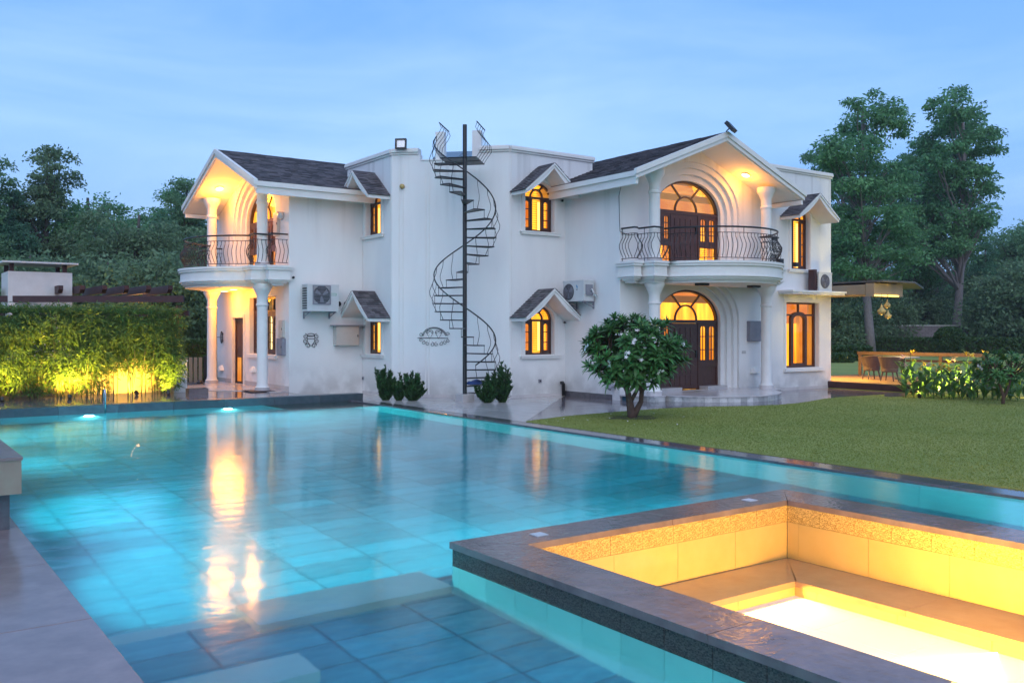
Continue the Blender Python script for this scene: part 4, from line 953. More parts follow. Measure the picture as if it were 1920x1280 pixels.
for s_ in (-.12, .12):
    scroll(mb, F_CH, (c[0]+s_-.05, c[1]+.16), .05, 0, 1, 1, .006); scroll(mb, F_CH, (c[0]+s_+.05, c[1]+.16), .05, PI, 1, -1, .006)
    mb.tube([(c[0]+s_-.10, -.02, c[1]+.16), (c[0]+s_, -.02, c[1]-.02), (c[0]+s_+.10, -.02, c[1]+.16)], .006, 4)
mb.build('scrollwork', 'iron', t)
t = thing('wall_ornament', 'round wrought iron bracket ornament beside the side door on the porch', 'ornament', W(F_LG, -2.75, 0, 1.56))
mb = MB(F_LG); mb.tube([(-2.75+.10*math.cos(i/14*2*PI), -.05, 1.56+.19*math.sin(i/14*2*PI)) for i in range(15)], .012, 5); mb.tube([(-2.75, -.05, 1.74), (-2.75, -.05, 1.38)], .01, 4); mb.tube([(-3.2, -.05, 1.56), (-2.65, -.05, 1.56)], .010, 4)
for s_ in (-1, 1): scroll(mb, F_LG, (-2.75, 1.56+s_*.09), .07, 0, 1.2, s_)
mb.build('scrollwork', 'iron', t)
def panel_box(T, u0, u1, z0, z1, d, mats, label, cat='meter box', lid=True):
    t = thing('meter_box', label, cat, W(T, (u0+u1)/2, 0, z0))
    MB(T).box(u0, u1, -d, -.001, z0, z1).build('box', mats, t)
    if lid: MB(T).box(u0+.015, u1-.015, -d-.012, -d-.001, z0+.015, z1-.015).build('lid', mats, t); MB(T).box(u1-.06, u1-.035, -d-.022, -d-.0125, (z0+z1)/2-.03, (z0+z1)/2+.03).build('latch', 'iron', t)
    return t
t = panel_box(F_LF, 1.28, 1.98, 1.36, 1.90, .20, 'beige_metal', 'beige metal cabinet with a small roof on the left wing wall')
MB(F_LF).box(1.18, 2.15, -.26, -.001, 1.905, 1.93).build('rain_cover', 'grey_metal', t)
panel_box(F_RG, 2.09, 2.62, 1.47, 2.05, .10, 'grey_metal', 'grey square meter box beside the right porch column')
panel_box(F_LG, 2.15, 2.45, 1.58, 2.06, .06, 'beige_metal', 'upper narrow beige meter box on the side porch wall')
panel_box(F_LG, 2.10, 2.52, 1.10, 1.56, .10, 'grey_metal', 'lower grey meter box on the side porch wall')
panel_box(F_LG, 1.78, 2.10, 4.40, 5.05, .07, 'beige_metal', 'beige meter box on the upper left balcony wall')
t = thing('wall_lamp', 'grey oval bulkhead lamp on the upper left balcony wall', 'wall lamp', W(F_LG, 2.3, 0, 4.9)); MB(F_LG @ Matrix.Translation((2.3, 0, 4.92)) @ Matrix.Rotation(R(90), 4, 'X')).lathe([(.10, 0), (.10, .09), (.07, .14), (.01, .15)], (0, 0), 14).build('body', 'white_metal', t, smooth=True)
def dome(T, u, z, label, rr=.17):
    t = thing('step_lamp', label, 'wall lamp', W(T, u, 0, z), 'half dome plaster lamps low on the walls')
    mb = MB(T); n = 10; m = 6; vs = []; fs = []
    for i in range(m+1):
        p = PI/2*i/m
        for j in range(n+1): q = PI*j/n; vs.append((u+rr*math.cos(p)*math.cos(q), -rr*.75*math.cos(p)*math.sin(q)-.001, z+rr*math.sin(p)))
    for i in range(m):
        for j in range(n): a = i*(n+1)+j; fs.append((a, a+1, a+n+2, a+n+1))
    mb.add(vs, fs); mb.build('shade', 'plaster_trim', t, smooth=True); MB(T).box(u-.05, u+.05, -.09, -.03, z+.0, z+.05).build('bulb', 'white_metal', t)
dome(F_RG, 2.40, .56, 'half dome lamp low on the wall beside the right porch column'); dome(F_LG, -2.85, .50, 'half dome lamp low on the wall left of the side door'); dome(F_LG, .05, .56, 'half dome lamp low on the wall under the porch window')
def small_cam(T, u, z, label, r=.035):
    t = thing('security_camera', label, 'security camera', W(T, u, 0, z), 'small dark cameras on the walls')
    MB(T).tube([(u, -.002, z), (u, -.06, z)], .02, 6).build('mount', 'white_metal', t); MB(T @ Matrix.Translation((u, -.075, z)) @ Matrix.Rotation(R(90), 4, 'X')).lathe([(r*.4, -.03), (r, -.01), (r, .02), (r*.4, .04)], (0, 0), 10).build('body', 'black_plastic', t)
small_cam(F_LF, .09, 3.21, 'dark camera near the corner above the beige cabinet and air conditioner'); small_cam(F_P1, 1.72, 5.32, 'dark camera under the hood of the upper arched window right of the staircase'); small_cam(F_P2, .72, 5.20, 'dark camera under the hood of the upper arched window left of the staircase', .03)
small_cam(F_P1, 1.80, 2.0, 'dark camera beside the lower arched window right of the staircase', .03)
t = thing('wall_vent', 'larger black round vent hole on the left wing wall', 'vent', W(F_LF, 1.45, 0, 2.62)); MB(F_LF @ Matrix.Translation((1.45, -.001, 2.52)) @ Matrix.Rotation(R(90), 4, 'X')).lathe([(.07, 0), (.07, .02), (.055, .025), (.05, .005)], (0, 0), 14).build('ring', 'black_plastic', t)
t = thing('wall_vent', 'smaller black round vent hole on the left wing wall', 'vent', W(F_LF, 1.65, 0, 2.62)); MB(F_LF @ Matrix.Translation((1.66, -.001, 2.53)) @ Matrix.Rotation(R(90), 4, 'X')).lathe([(.055, 0), (.055, .02), (.04, .025), (.035, .005)], (0, 0), 14).build('ring', 'black_plastic', t)
t = thing('wall_light', 'round amber bulkhead light high on the angled wall', 'wall lamp', W(F_CH, .29, 0, 5.63)); MB(F_CH @ Matrix.Translation((.29, -.001, 5.63)) @ Matrix.Rotation(R(90), 4, 'X')).lathe([(.065, 0), (.065, .06), (.05, .085), (.01, .095)], (0, 0), 14).build('shade', 'pendant', t, smooth=True)
for T, u, l_ in ((F_P1, 1.0, 'small square socket low on the wall right of the staircase'), (F_P2, 1.05, 'small square socket low on the wall left of the staircase')):
    t = thing('wall_socket', l_, 'socket', W(T, u, 0, .42)); MB(T).box(u-.045, u+.045, -.03, -.001, .38, .47).build('plate', 'grey_metal', t); MB(T).box(u-.02, u+.02, -.04, -.031, .41, .44).build('cover', 'black_plastic', t)
def flood(T, u, y, z, label, tilt=20, yaw=0, s=1):
    t = thing('flood_light', label, 'flood light', W(T, u, y, z))
    TT = T @ Matrix.Translation((u, y, z)) @ Matrix.Rotation(R(yaw), 4, 'Z') @ Matrix.Rotation(R(-tilt), 4, 'X')
    b_ = MB(TT); w = .15*s; b_.strip([(-w, -w*.9), (w, -w*.9), (w, w*.9), (-w, w*.9)], [(-w+.025, -w*.9+.025), (w-.025, -w*.9+.025), (w-.025, w*.9-.025), (-w+.025, w*.9-.025)], -.10, 0, True); b_.box(-w+.02, w-.02, -.03, -.002, -w*.8, w*.8); b_.build('housing', 'iron', t)
    MB(TT).box(-w+.026, w-.026, -.095, -.088, -w*.9+.026, w*.9-.026).build('glass', 'glass', t); MB(TT).box(-w*.7, w*.7, -.05, -.04, -w*.6, w*.6).build('reflector', 'steel', t)
    MB(T).tube([(u, y, z), (u, y+.10, z-.06), (u, y+.14, z-.16*s)], .018, 5).build('bracket', 'iron', t)
flood(F_CH, .29, -.10, 6.74, 'square black flood light on the parapet above the amber light', 5); flood(F_RG, -.02, -1.20, 7.06, 'square black flood light on the peak of the right gable', 40, 25, 1.1)
t = thing('roof_pump', 'small black roof pump beside the stair landing', 'pump', W(F_CH, 1.78, .5, 6.15)); MB(F_CH).lathe([(.07, 6.12), (.07, 6.2), (.05, 6.22), (.06, 6.4), (.03, 6.42), (.02, 6.5)], (1.78, .55), 10).build('body', 'black_plastic', t)
def solar(T, u0, u1, y0, y1, z0, z1, label, n):
    t = thing('solar_panel', label, 'solar panel', W(T, (u0+u1)/2, (y0+y1)/2, 6.12))
    for i in range(n):
        a = u0+(u1-u0)*i/n+.01; b_ = u0+(u1-u0)*(i+1)/n-.01
        MB(T).add([], []) ; m = MB(T); m.add([(a, y0, z0), (b_, y0, z0), (b_, y1, z1), (a, y1, z1), (a, y0, z0+.04), (b_, y0, z0+.04), (b_, y1, z1+.04), (a, y1, z1+.04)], [(0, 3, 2, 1), (4, 5, 6, 7), (0, 1, 5, 4), (1, 2, 6, 5), (2, 3, 7, 6), (3, 0, 4, 7)]); m.build('panel', 'solar', t)
    for u in (u0+.1, u1-.1):
        for y_, z_ in ((y0+.1, z0), (y1-.1, z1)): MB(T).tube([(u, y_, 6.1), (u, y_, z_+.02)], .02, 4).build('leg', 'steel', t)
solar(F_CH, .7, 2.9, 1.6, 2.6, 6.62, 7.0, 'tilted solar panels behind the spiral staircase landing', 3)
solar(F_RG, 3.6, 7.0, 2.2, 4.2, 7.06, 7.18, 'row of flat solar panels on the roof behind the right parapet', 5)
t = thing('drain_pipe', 'short black drain pipe stub at the foot of the inner corner', 'pipe', W(F_RS, .12, -.05, 0)); MB(F_RS).tube([(.12, -.1, -.02), (.12, -.1, .32), (.16, -.16, .36), (.2, -.24, .36)], .045, 8).build('pipe', 'black_plastic', t, smooth=True)
t = thing('drain_pipe', 'short grey drain elbow at the right wing corner behind the tree', 'pipe', W(F_RS, 2.15, -.05, .2)); MB(F_RS).tube([(2.1, -.01, .36), (2.1, -.14, .36), (2.1, -.2, .28)], .05, 8).build('pipe', 'grey_metal', t, smooth=True)
t = thing('cable', 'thin dark cable hanging from the right gable eave', 'cable', W(F_RG, -2.9, -.9, 5.4)); MB(F_RG).tube([(-3.26, -.7, 5.62), (-3.1, -.4, 5.35), (-2.85, -.05, 5.2), (-2.80, -.02, 4.5), (-2.79, -.02, 4.3), (-2.5, -.03, 4.22), (-2.2, -.03, 4.27)], .008, 4).build('wire', 'iron', t)
t = thing('water_heater_flue', 'shadow grey switch plate beside the right arch', 'switch', W(F_RG, 1.95, 0, 1.2)); t.name = 'switch_plate'; t['label'] = 'pale double switch plate beside the lower right arch'
MB(F_RG).box(1.88, 1.95, -.012, -.001, 1.12, 1.2).build('plate', 'marble', t); MB(F_RG).box(1.97, 2.04, -.012, -.001, 1.12, 1.2).build('plate', 'marble', t)
for u, l_ in ((-1.05, 'unlit dark ceiling lamp under the right balcony, nearer the left column'), (.95, 'unlit dark ceiling lamp under the right balcony, nearer the right column')):
    t = thing('ceiling_lamp', l_, 'ceiling lamp', W(F_RG, u, -1.2, 2.95), 'lamps under the balconies'); m = MB(F_RG); m.box(u-.16, u+.16, -1.3, -1.1, 2.925, 2.984); m.build('housing', 'iron', t); MB(F_RG).box(u-.13, u+.13, -1.27, -1.13, 2.915, 2.9245).build('diffuser', 'grey_metal', t)
for i, (u, y_) in enumerate(((-.55, 1.55), (1.10, 1.50))):
    m = MB(F_RG); m.box(.95+1.35*i-.07, .95+1.35*i+.07, -2.12+.55*i, -2.0+.55*i, 3.522, 3.64); tag(m.build('spot_box', 'iron', loc=W(F_RG, .95+1.35*i, -2.1, 3.522)), ['small black box on the right balcony edge in front of the door', 'small black box on the right balcony edge in front of the column'][i], 'light box')
# lit lamps of the wings
WARM = (1.0, .35, .025)
def downlight(T, u, y, z, label, e, tilt=0, aim=None, spot=130, rr=.11):
    t = thing('ceiling_lamp', label, 'ceiling lamp', W(T, u, y, z), 'lamps under the balconies' if z < 4 else 'recessed lamps in the gable ceilings')
    TT = T @ Matrix.Translation((u, y, z)) @ Matrix.Rotation(R(tilt), 4, 'Y')
    MB(TT).lathe([(rr*1.15, 0), (rr*1.15, -.02), (rr, -.022)], (0, 0), 18).build('bezel', 'white_metal', t); MB(TT).lathe([(rr, -.0225), (rr*.9, -.03), (.01, -.032)], (0, 0), 18).build('lens', 'lamp_warm', t)
    lamp('POINT', 'warm_lamp', W(T, u, y, z-.13), e*.9, WARM, .30, parent=t)
def ceil(u): return 6.96-(1.30/3.22)*abs(u)-.225
downlight(F_RG, 1.55, -.42, ceil(1.55), 'lit recessed lamp in the right gable ceiling', 42, 22, (1.35, -.12, 3.5), 150)
downlight(F_LG, -1.55, -.50, ceil(1.55), 'lit recessed lamp in the left gable ceiling', 125, -22, (-1.2, -.1, 3.5), 160)
downlight(F_LG, -1.35, -.42, 2.984, 'lit ceiling lamp under the left balcony, above the side door', 95, 0, (-1.4, -.15, 0), 150)
downlight(F_LG, .10, -.62, 2.984, 'lit ceiling lamp under the left balcony, above the porch window', 62, 0, (.1, -.4, 0), 150)
lamp('POINT', 'warm_lamp', W(F_LG, .9, -.35, 5.3), 70, WARM, .08, parent=V)
lamp('POINT', 'warm_lamp', W(F_RG, -1.2, .9, 3.0), 12, WARM, .08, parent=V)
# ------------------------------------------------------------------ left side: planter wall, bamboo, pergola
pwl = thing('garden_wall', 'low cream garden wall behind the bamboo', 'garden wall', (4, 25.3, 0))
MB().box(-8, 6.75, 25.52, 25.75, 0, 1.05).build('wall_panel', 'cream_wall', pwl)
MB().box(-8, 2.9, 25.50, 25.76, 1.05, 1.85).build('wall_panel', 'cream_wall', pwl); MB().box(6.1, 6.76, 25.40, 25.76, .135, .98).build('pier', 'cream_wall', pwl)
gp_ = thing('gate_pier', 'short white gate pier beside the side porch', 'pier', (6.95, 25.2, .135)); MB().box(6.82, 7.16, 25.0, 25.4, .135, .95).build('pier', 'white_render', gp_); MB().box(6.80, 7.18, 24.98, 25.42, .951, .99).build('cap', 'plaster_trim', gp_)
st = MB().box(6.95, 7.45, 24.1, 24.4, .135, .27); tag(st.build('stone_step', 'rim_stone', loc=(7.2, 24.2, .135)), 'dark stone step block at the end of the wet terrace', 'stone block')
bh = thing('bamboo_hedge', 'dense clipped bamboo hedge lit from below on the left terrace', 'hedge', (3.5, 24.9, .1))
# culms
for i in range(74):
    x = rng.uniform(.6, 6.6); y = rng.uniform(24.55, 25.25); h = rng.uniform(1.3, 2.3); lx, ly = rng.normal(0, .16, 2)
    if 2.9 < x < 6.2 and rng.random() < .25: continue
    MB().tube([(x, y, .1), (x+lx*.3, y+ly*.3, .1+h*.4), (x+lx, y+ly*.5-.03, .1+h)], [.014, .012, .006], 5).build('culm', 'culm', bh, smooth=True)
def blob_leaves(n, gen, L, Wd, droop=.25):
    P = gen(n); m = len(P); D = unit(m); D[:, 2] = D[:, 2]*.6-droop; D /= np.linalg.norm(D, axis=1, keepdims=True)
    l_ = rng.uniform(.7, 1.3, (m, 1)); return P, D*L*l_, perp(D)*Wd*l_
ncl = 700; cx_ = rng.uniform(.3, 6.95, ncl); cy_ = rng.uniform(24.35, 25.35, ncl); cz_ = .1+rng.beta(1.5, 1.1, ncl)*2.14
gap = ((cx_ > 4.85) & (cx_ < 6.25) & (cz_ < .95)) | ((cx_ > 3.75) & (cx_ < 4.5) & (cz_ < .8) & (rng.random(ncl) < .6)) | ((cz_ < .45) & (rng.random(ncl) < .5)) | ((cx_ > 6.75) & (cz_ < 1.0))
cc = np.stack([cx_, cy_, cz_], 1)[~gap]; lp = 95; C = np.repeat(cc, lp, 0); n = len(C); off = rng.normal(0, 1, (n, 3))*np.array([.17, .13, .13]); P = C+off
P[:, 2] -= np.abs(off[:, 0])*.5; ok = (P[:, 2] > .2) & (P[:, 2] < 2.27+.09*np.sin(P[:, 0]*1.9)+.07*np.sin(P[:, 0]*6.1)+.05*np.sin(P[:, 0]*13+P[:, 1]*4)) & (P[:, 0] < 7.0); P = P[ok]; off = off[ok]; n = len(P)
D = off/np.linalg.norm(off, axis=1, keepdims=True)*.8+unit(n)*.6; D[:, 2] -= .55; D /= np.linalg.norm(D, axis=1, keepdims=True); l_ = rng.uniform(.6, 1.35, (n, 1))
quads('foliage', P, D*.075*l_, perp(D)*.0125*l_, 'leaf_bamboo', bh)
P, U, Vv = blob_leaves(7000, lambda n: np.stack([rng.uniform(.3, 6.9, n), rng.uniform(24.4, 25.3, n), 2.22+np.abs(rng.normal(0, .08, n))], 1), .085, .012, -.3); quads('foliage', P, U, Vv, 'leaf_bamboo', bh)
YEL = (1.0, .56, .06)
def uplight(x, y, z, label, e, aim, spot=110, col=YEL):
    t = thing('garden_uplight', label, 'garden light', (x, y, z), 'small garden spot lights')
    d = (Vector(aim)-Vector((x, y, z))).normalized(); q = d.to_track_quat('Z', 'Y').to_matrix().to_4x4(); T = Matrix.Translation((x, y, z+.07)) @ q
    MB(T).lathe([(.045, -.06), (.05, .03), (.04, .03), (.035, .02)], (0, 0), 12).build('housing', 'iron', t); MB(T).lathe([(.034, .0205), (.01, .022)], (0, 0), 12).build('lens', 'lamp_warm', t); MB().tube([(x, y, z-.02), (x, y, z+.05)], .012, 5).build('stake', 'iron', t)
    lamp('SPOT', 'garden_lamp', tuple(Vector((x, y, z+.07))+d*.06), e, col, .03, aim, spot, .8, t)
uplight(4.12, 24.02, .135, 'brightest garden light at the foot of the bamboo', 680, (4.3, 25.0, 1.6), 125)
uplight(2.7, 24.05, .135, 'garden light at the left end of the bamboo', 360, (2.7, 25.0, 1.6), 125)
uplight(5.75, 24.5, .135, 'garden light in front of the bare wall under the bamboo', 230, (5.6, 25.6, .9), 130)
uplight(6.4, 24.0, .135, 'garden light at the right end of the bamboo', 320, (6.2, 25.0, 1.6), 125)
# white roof tower with slab on two posts
wx, wy = at(75, 32.0)
tw = thing('roof_tower', 'small white rendered block with a thin slab roof behind the bamboo', 'building', (wx, wy, 0)); T = frame((wx, wy, 0), 0)
MB(T).box(-1.02, .98, -.3, 1.5, 0, 3.80).build('block', 'white_render', tw); MB(T).box(-1.22, 1.14, -.55, 1.7, 4.08, 4.14).build('roof_slab', 'white_metal', tw)
for u in (-.90, .76): MB(T).box(u-.07, u+.07, -.2, -.06, 3.80, 4.08).build('post', 'pergola_wood', tw); MB(T).box(u-.07, u+.07, 1.2, 1.34, 3.80, 4.08).build('post', 'pergola_wood', tw)
pg = thing('pergola', 'dark timber pergola roof behind the bamboo hedge', 'pergola', (7.0, 30.5, 0))
for i in (0, 3, 4, 5, 6, 7, 8):
    px = -10+ i*41; d_ = 31.5
    x, y = at(px, d_); m_ = MB(frame((x, y, 0), 90)); m_.ext([(3.4, 3.06), (.06, 3.06), (-.12, 3.18), (-.12, 3.32), (3.4, 3.32)], -.075, .075); m_.build('rafter', 'pergola_wood', pg)
xa, ya = at(-40, 31.3); xb, yb = at(345, 31.3)
for z0, z1, dy in ((2.74, 2.96, 0), (2.28, 2.46, .5)):
    L_ = math.dist((xa, ya), (xb, yb)); MB(frame((xa, ya, 0), math.degrees(math.atan2(yb-ya, xb-xa)))).box(0, L_, dy-.06, dy+.06, z0, z1).build('beam', 'pergola_wood', pg)
for px in (0, 150, 335): x, y = at(px, 31.45); MB().box(x-.08, x+.08, y-.08, y+.08, 0, 2.62).build('post', 'pergola_wood', pg)
x, y = at(255, 34); lamp('POINT', 'garden_lamp', (x, y, 2.1), 60, (1, .4, .12), .1, parent=pg)
# dark hedge and fence piece between pergola and porch
def hedge_box(name, label, T, L_, D_, H_, n, mats='leaf_hedge', cat='hedge', group=None, ls=.05):
    h = thing(name, label, cat, tuple(T @ Vector((L_/2, D_/2, 0))), group)
    MB(T).box(.08, L_-.08, .08, D_-.08, 0, H_-.08).build('core', 'soil', h)
    q = rng.random(n); x = rng.uniform(0, L_, n); y = rng.uniform(0, D_, n); z = rng.uniform(.02, H_, n)
    a = (H_*L_, H_*L_, L_*D_, H_*D_, H_*D_); c = np.cumsum(a)/sum(a); w = rng.normal(0, .035, n)
    y = np.where(q < c[0], w, y); y = np.where((q >= c[0]) & (q < c[1]), D_+w, y); z = np.where((q >= c[1]) & (q < c[2]), H_+w, z); x = np.where((q >= c[2]) & (q < c[3]), w, x); x = np.where(q >= c[3], L_+w, x)
    P = np.stack([x, y, z], 1); A = np.array(T)[:3, :3]; b_ = np.array(T)[:3, 3]; P = P @ A.T+b_; D = unit(n); l_ = rng.uniform(.7, 1.4, (n, 1))
    quads('foliage', P, D*ls*l_, perp(D)*ls*.5*l_, mats, h); return h
x, y = at(345, 33); hedge_box('clipped_hedge', 'clipped hedge lit yellow beside the side porch column', frame((x, y, 0), -35), 3.2, .8, 1.35, 9000)
x, y = at(362, 29.2)
gt = thing('gate', 'narrow timber slat gate beside the side porch', 'gate', (x, y, 0)); T = frame((x, y, 0), -28)
for i in range(4): MB(T).box(-.28+.15*i, -.28+.15*i+.11, 0, .03, .08, .92).build('slat', 'awning_beige', gt)
MB(T).box(.33, .50, -.02, .12, .05, .95).build('post', 'iron', gt)
uplight(*at(352, 31.0), .06, 'garden light under the clipped hedge by the porch', 60, (*at(352, 34), 1.2), 120)
tag(MB(frame((*at(375, 28.0), .151), -30)).lathe([(.10, 0), (.10, .05), (.07, .10), (.02, .11)], (0, 0), 12).build('lamp_globe', 'iron', loc=(*at(375, 28.0), .15), smooth=True), 'small dark round ornament on the porch edge by the gate', 'ornament')
tag(MB(F_LG).box(-2.8, -1.5, -1.55, -.95, .1515, .163).build('door_mat', 'iron', loc=W(F_LG, -2.1, -1.2, .1515)), 'dark door mat on the side porch near the far column', 'mat')
tag(MB(F_LG).box(1.9, 2.65, -1.0, -.35, .1515, .163).build('door_mat', 'wicker', loc=W(F_LG, 2.2, -.6, .1515)), 'brown door mat on the side porch near the white wall', 'mat')
# ------------------------------------------------------------------ right side terrace
dk = thing('timber_deck', 'raised timber deck beside the right wing', 'deck', (26.6, 16.8, 0))
MB().box(24.45, 28.7, 14.35, 19.3, -.05, .185).build('base', 'pergola_wood', dk)
bd = bevbox(.132, 4.95, .03, .003, 'deck_wood', 'deck_board')
for i in range(32): piece('deck_board', bd, dk, (24.50+i*.1365-.01, 16.82, .217+random.uniform(-.001, .001)))
MB().box(24.41, 24.44, 14.3, 19.3, .0, .20).build('skirt_board', 'pergola_wood', dk)
dr_ = thing('deck_railing', 'brown timber railing along the far side of the deck', 'railing', (28.7, 17, .2))
p1 = at(1613, 32); p2 = at(1850, 29); L_ = math.dist(p1, p2); T = frame((*p1, 0), math.degrees(math.atan2(p2[1]-p1[1], p2[0]-p1[0])))
MB(T).box(-.08, L_, -.06, .06, .93, 1.04).build('top_rail', 'deck_wood', dr_)
MB(T).box(1.6, L_, -.02, .03, .72, .80).build('rail', 'pergola_wood', dr_)
for u in (0, L_*.36, L_*.66, L_*.98): MB(T).box(u-.05, u+.05, -.049, .049, .0, .929).build('post', 'deck_wood', dr_)
aw = thing('canopy', 'flat canopy over the deck with a lit beige underside', 'canopy', (26, 17.5, 3))
MB().box(24.60, 26.1, 16.2, 19.8, 2.86, 3.16).build('soffit', 'awning_beige', aw)
MB().box(24.605, 26.12, 15.9, 16.18, 2.80, 3.19).build('fascia', 'awning_beige', aw)
rs_ = MB(); rs_.add([(24.6, 15.6, 3.22), (26.3, 15.6, 3.22), (30.2, 17.6, 3.22), (30.2, 20.2, 3.22), (24.6, 20.2, 3.22), (24.6, 15.6, 3.27), (26.3, 15.6, 3.27), (30.2, 17.6, 3.27), (30.2, 20.2, 3.27), (24.6, 20.2, 3.27)], [(4, 3, 2, 1, 0), (5, 6, 7, 8, 9), (0, 1, 6, 5), (1, 2, 7, 6), (2, 3, 8, 7), (3, 4, 9, 8), (4, 0, 5, 9)]); rs_.build('roof_sheet', 'canopy_grey', aw)
for i in range(2): MB().box(24.8+i*.95, 24.87+i*.95, 15.9, 20.1, 3.192, 3.218).build('joist', 'pergola_wood', aw)
MB().box(24.62, 25.85, 15.86, 15.898, 2.80, 2.845).build('light_strip', 'lamp_soft', aw)
lamp('AREA', 'canopy_lamp', (25.5, 17.6, 2.82), 430, (1, .62, .13), aim=(25.7, 17.0, 0), sx=1.5, sy=3.2, spot=125, parent=aw)
for i, (px, z, dd, s_) in enumerate(((1653, 2.36, 27.2, .62), (1663.5, 2.54, 27.5, .50), (1665, 2.22, 27.1, .50))):
    x, y = at(px, dd)
    t = thing('pendant_lamp', ['largest woven pendant lamp, leftmost of the three under the canopy', 'small woven pendant lamp, highest of the three under the canopy', 'small woven pendant lamp, lowest of the three under the canopy'][i], 'pendant lamp', (x, y, z), 'woven pendant lamps under the canopy')
    MB().lathe([(.02*s_, z+.34*s_), (.035*s_, z+.26*s_), (.07*s_, z+.16*s_), (.19*s_, z+.02*s_), (.20*s_, z), (.16*s_, z-.12*s_), (.10*s_, z-.17*s_)], (x, y), 16).build('shade', 'pendant', t, smooth=True); MB().tube([(x, y, z+.33*s_), (x, y, 2.86)], .006, 4).build('cord', 'iron', t)
    MB().lathe([(.01, z-.175*s_), (.05*s_, z-.178*s_), (.01, z-.19*s_)], (x, y), 10).build('bulb', 'lamp_soft', t)
def tub_chair(x, y, rz, label):
    t = thing('wicker_chair', label, 'chair', (x, y, .217), 'wicker tub chairs on the deck'); T = frame((x, y, .217), rz)
    out = []; inn = []; n = 14; m = MB(T); vs = []; fs = []
    for k, (r, z) in enumerate(((.22, .28), (.25, .40), (.30, .60), (.335, .74), (.345, .76), (.325, .765), (.27, .58), (.21, .43))):
        for j in range(n+1):
            a = R(-50)+R(280)*j/n; zz = z if k < 2 else z-(.15*max(0, abs(j-n/2)/(n/2)-.35))*(1 if k < 7 else .3); vs.append((r*math.cos(a), r*math.sin(a), zz))
    for k in range(7):
        for j in range(n): q = k*(n+1)+j; fs.append((q, q+1, q+n+2, q+n+1))
    m.add(vs, fs); m.build('back_shell', 'wicker', t, smooth=True)
    MB(T).lathe([(.21, .28), (.25, .30), (.25, .42), (.22, .44)], (0, 0), 16).build('seat', 'wicker', t)
    for sx_ in (-1, 1):
        for sy_ in (-1, 1): MB(T).tube([(sx_*.15, sy_*.15, .29), (sx_*.20, sy_*.20, 0)], [.026, .016], 6).build('leg', 'wicker', t)
x, y = at(1634, 29.2); tub_chair(x, y, 150, 'wicker tub chair nearer the house on the deck')
x, y = at(1668, 28.2); tub_chair(x, y, 100, 'wicker tub chair standing just left of the flower bed')
x, y = at(1693, 29.3); tb = thing('deck_table', 'round dark table behind the wicker chairs on the deck', 'table', (x, y, .217))
MB().lathe([(.50, .90), (.50, .935), (.48, .94)], (x, y), 24).build('table_top', 'grey_metal', tb); MB().lathe([(.28, .217), (.26, .24), (.06, .27), (.05, .90)], (x, y), 16).build('pedestal', 'wicker', tb)
# cannas: real plants of broad leaves
def leaf_shape(mb, L, Wd, curl, T, n=5, fold=.25):
    vs = []; fs = []
    for i in range(n+1):
        s = i/n; w = Wd*math.sin(PI*min(1, s*.92+.06))**.8*(1-.25*s); x = L*s; z = -curl*s*s*L
        for k in (-1, 0, 1): vs.append(T @ Vector((x, k*w/2, z+(fold*w*.5 if k else 0))))
    for i in range(n):
        for k in (0, 1): a = i*3+k; fs.append((a, a+1, a+4, a+3))
    mb.add(vs, fs)
def canna(h, seed, flower):
    rr = random.Random(seed); t = thing('canna_plant', '', 'canna', (0, 0, 0)); MB().tube([(0, 0, 0), (.01, 0, h*.5), (rr.uniform(-.05, .05), rr.uniform(-.05, .05), h)], [.014, .011, .006], 5).build('stem', 'leaf_canna', t)
    for i in range(8):
        z = h*(.06+.80*i/8); a = i*2.4+rr.uniform(-.4, .4); el = R(rr.uniform(38, 68)); L = rr.uniform(.30, .46)*(1.1-.3*i/8)
        mb = MB(); T = Matrix.Translation((0, 0, z)) @ Matrix.Rotation(a, 4, 'Z') @ Matrix.Rotation(-el, 4, 'Y'); leaf_shape(mb, L, L*.34, rr.uniform(.25, .6), T); mb.build('leaf', 'leaf_canna', t, smooth=True)
    if flower:
        mb = MB()
        for i in range(10):
            T = Matrix.Translation((0, 0, h*(.93+.10*rr.random()))) @ Matrix.Rotation(i*2.4, 4, 'Z') @ Matrix.Rotation(-R(rr.uniform(10, 75)), 4, 'Y'); leaf_shape(mb, .095, .06, .7, T, 3)
        mb.build('flower', flower, t)
    return t
protos = [canna(.80, 1, None), canna(.95, 2, 'yellow_petal'), canna(.62, 3, None), canna(.88, 4, 'pink_petal'), canna(.75, 5, 'yellow_petal')]
ORD = 'first second third fourth fifth sixth seventh eighth ninth tenth eleventh twelfth thirteenth fourteenth fifteenth sixteenth seventeenth eighteenth'.split()
DESC = ['leafy green canna without flowers', 'tall canna with a yellow flower head', 'short leafy canna without flowers', 'tall canna with a salmon pink flower head', 'medium canna with a yellow flower head']
used = set()
for row, (nr, nm) in enumerate(((18, 'front'), (16, 'middle'), (15, 'back'))):
    for i in range(nr):
        s = (i+.5+rng.uniform(-.3, .3))/nr; px = 1690+s*240; dd = 24.1-s*1.3+row*.75+rng.uniform(-.15, .2); x, y = at(px, dd); k = int(rng.choice([0, 2, 4, 1, 3], p=[[.35, .35, .15, .1, .05], [.25, .1, .3, .25, .1], [.2, .05, .25, .35, .15]][row]))
        o = protos[k] if k not in used else copy_tree(protos[k]); used.add(k); sc_ = rng.uniform(.85, 1.12)+.07*row
        o.location = (x, y, .01); o.rotation_euler[2] = rng.uniform(0, 6.28); o.scale = (sc_,)*3; o['group'] = 'canna plants in the flower bed by the deck'
        o['label'] = f'{DESC[k]}, {ORD[i]} from the deck in the {nm} row'
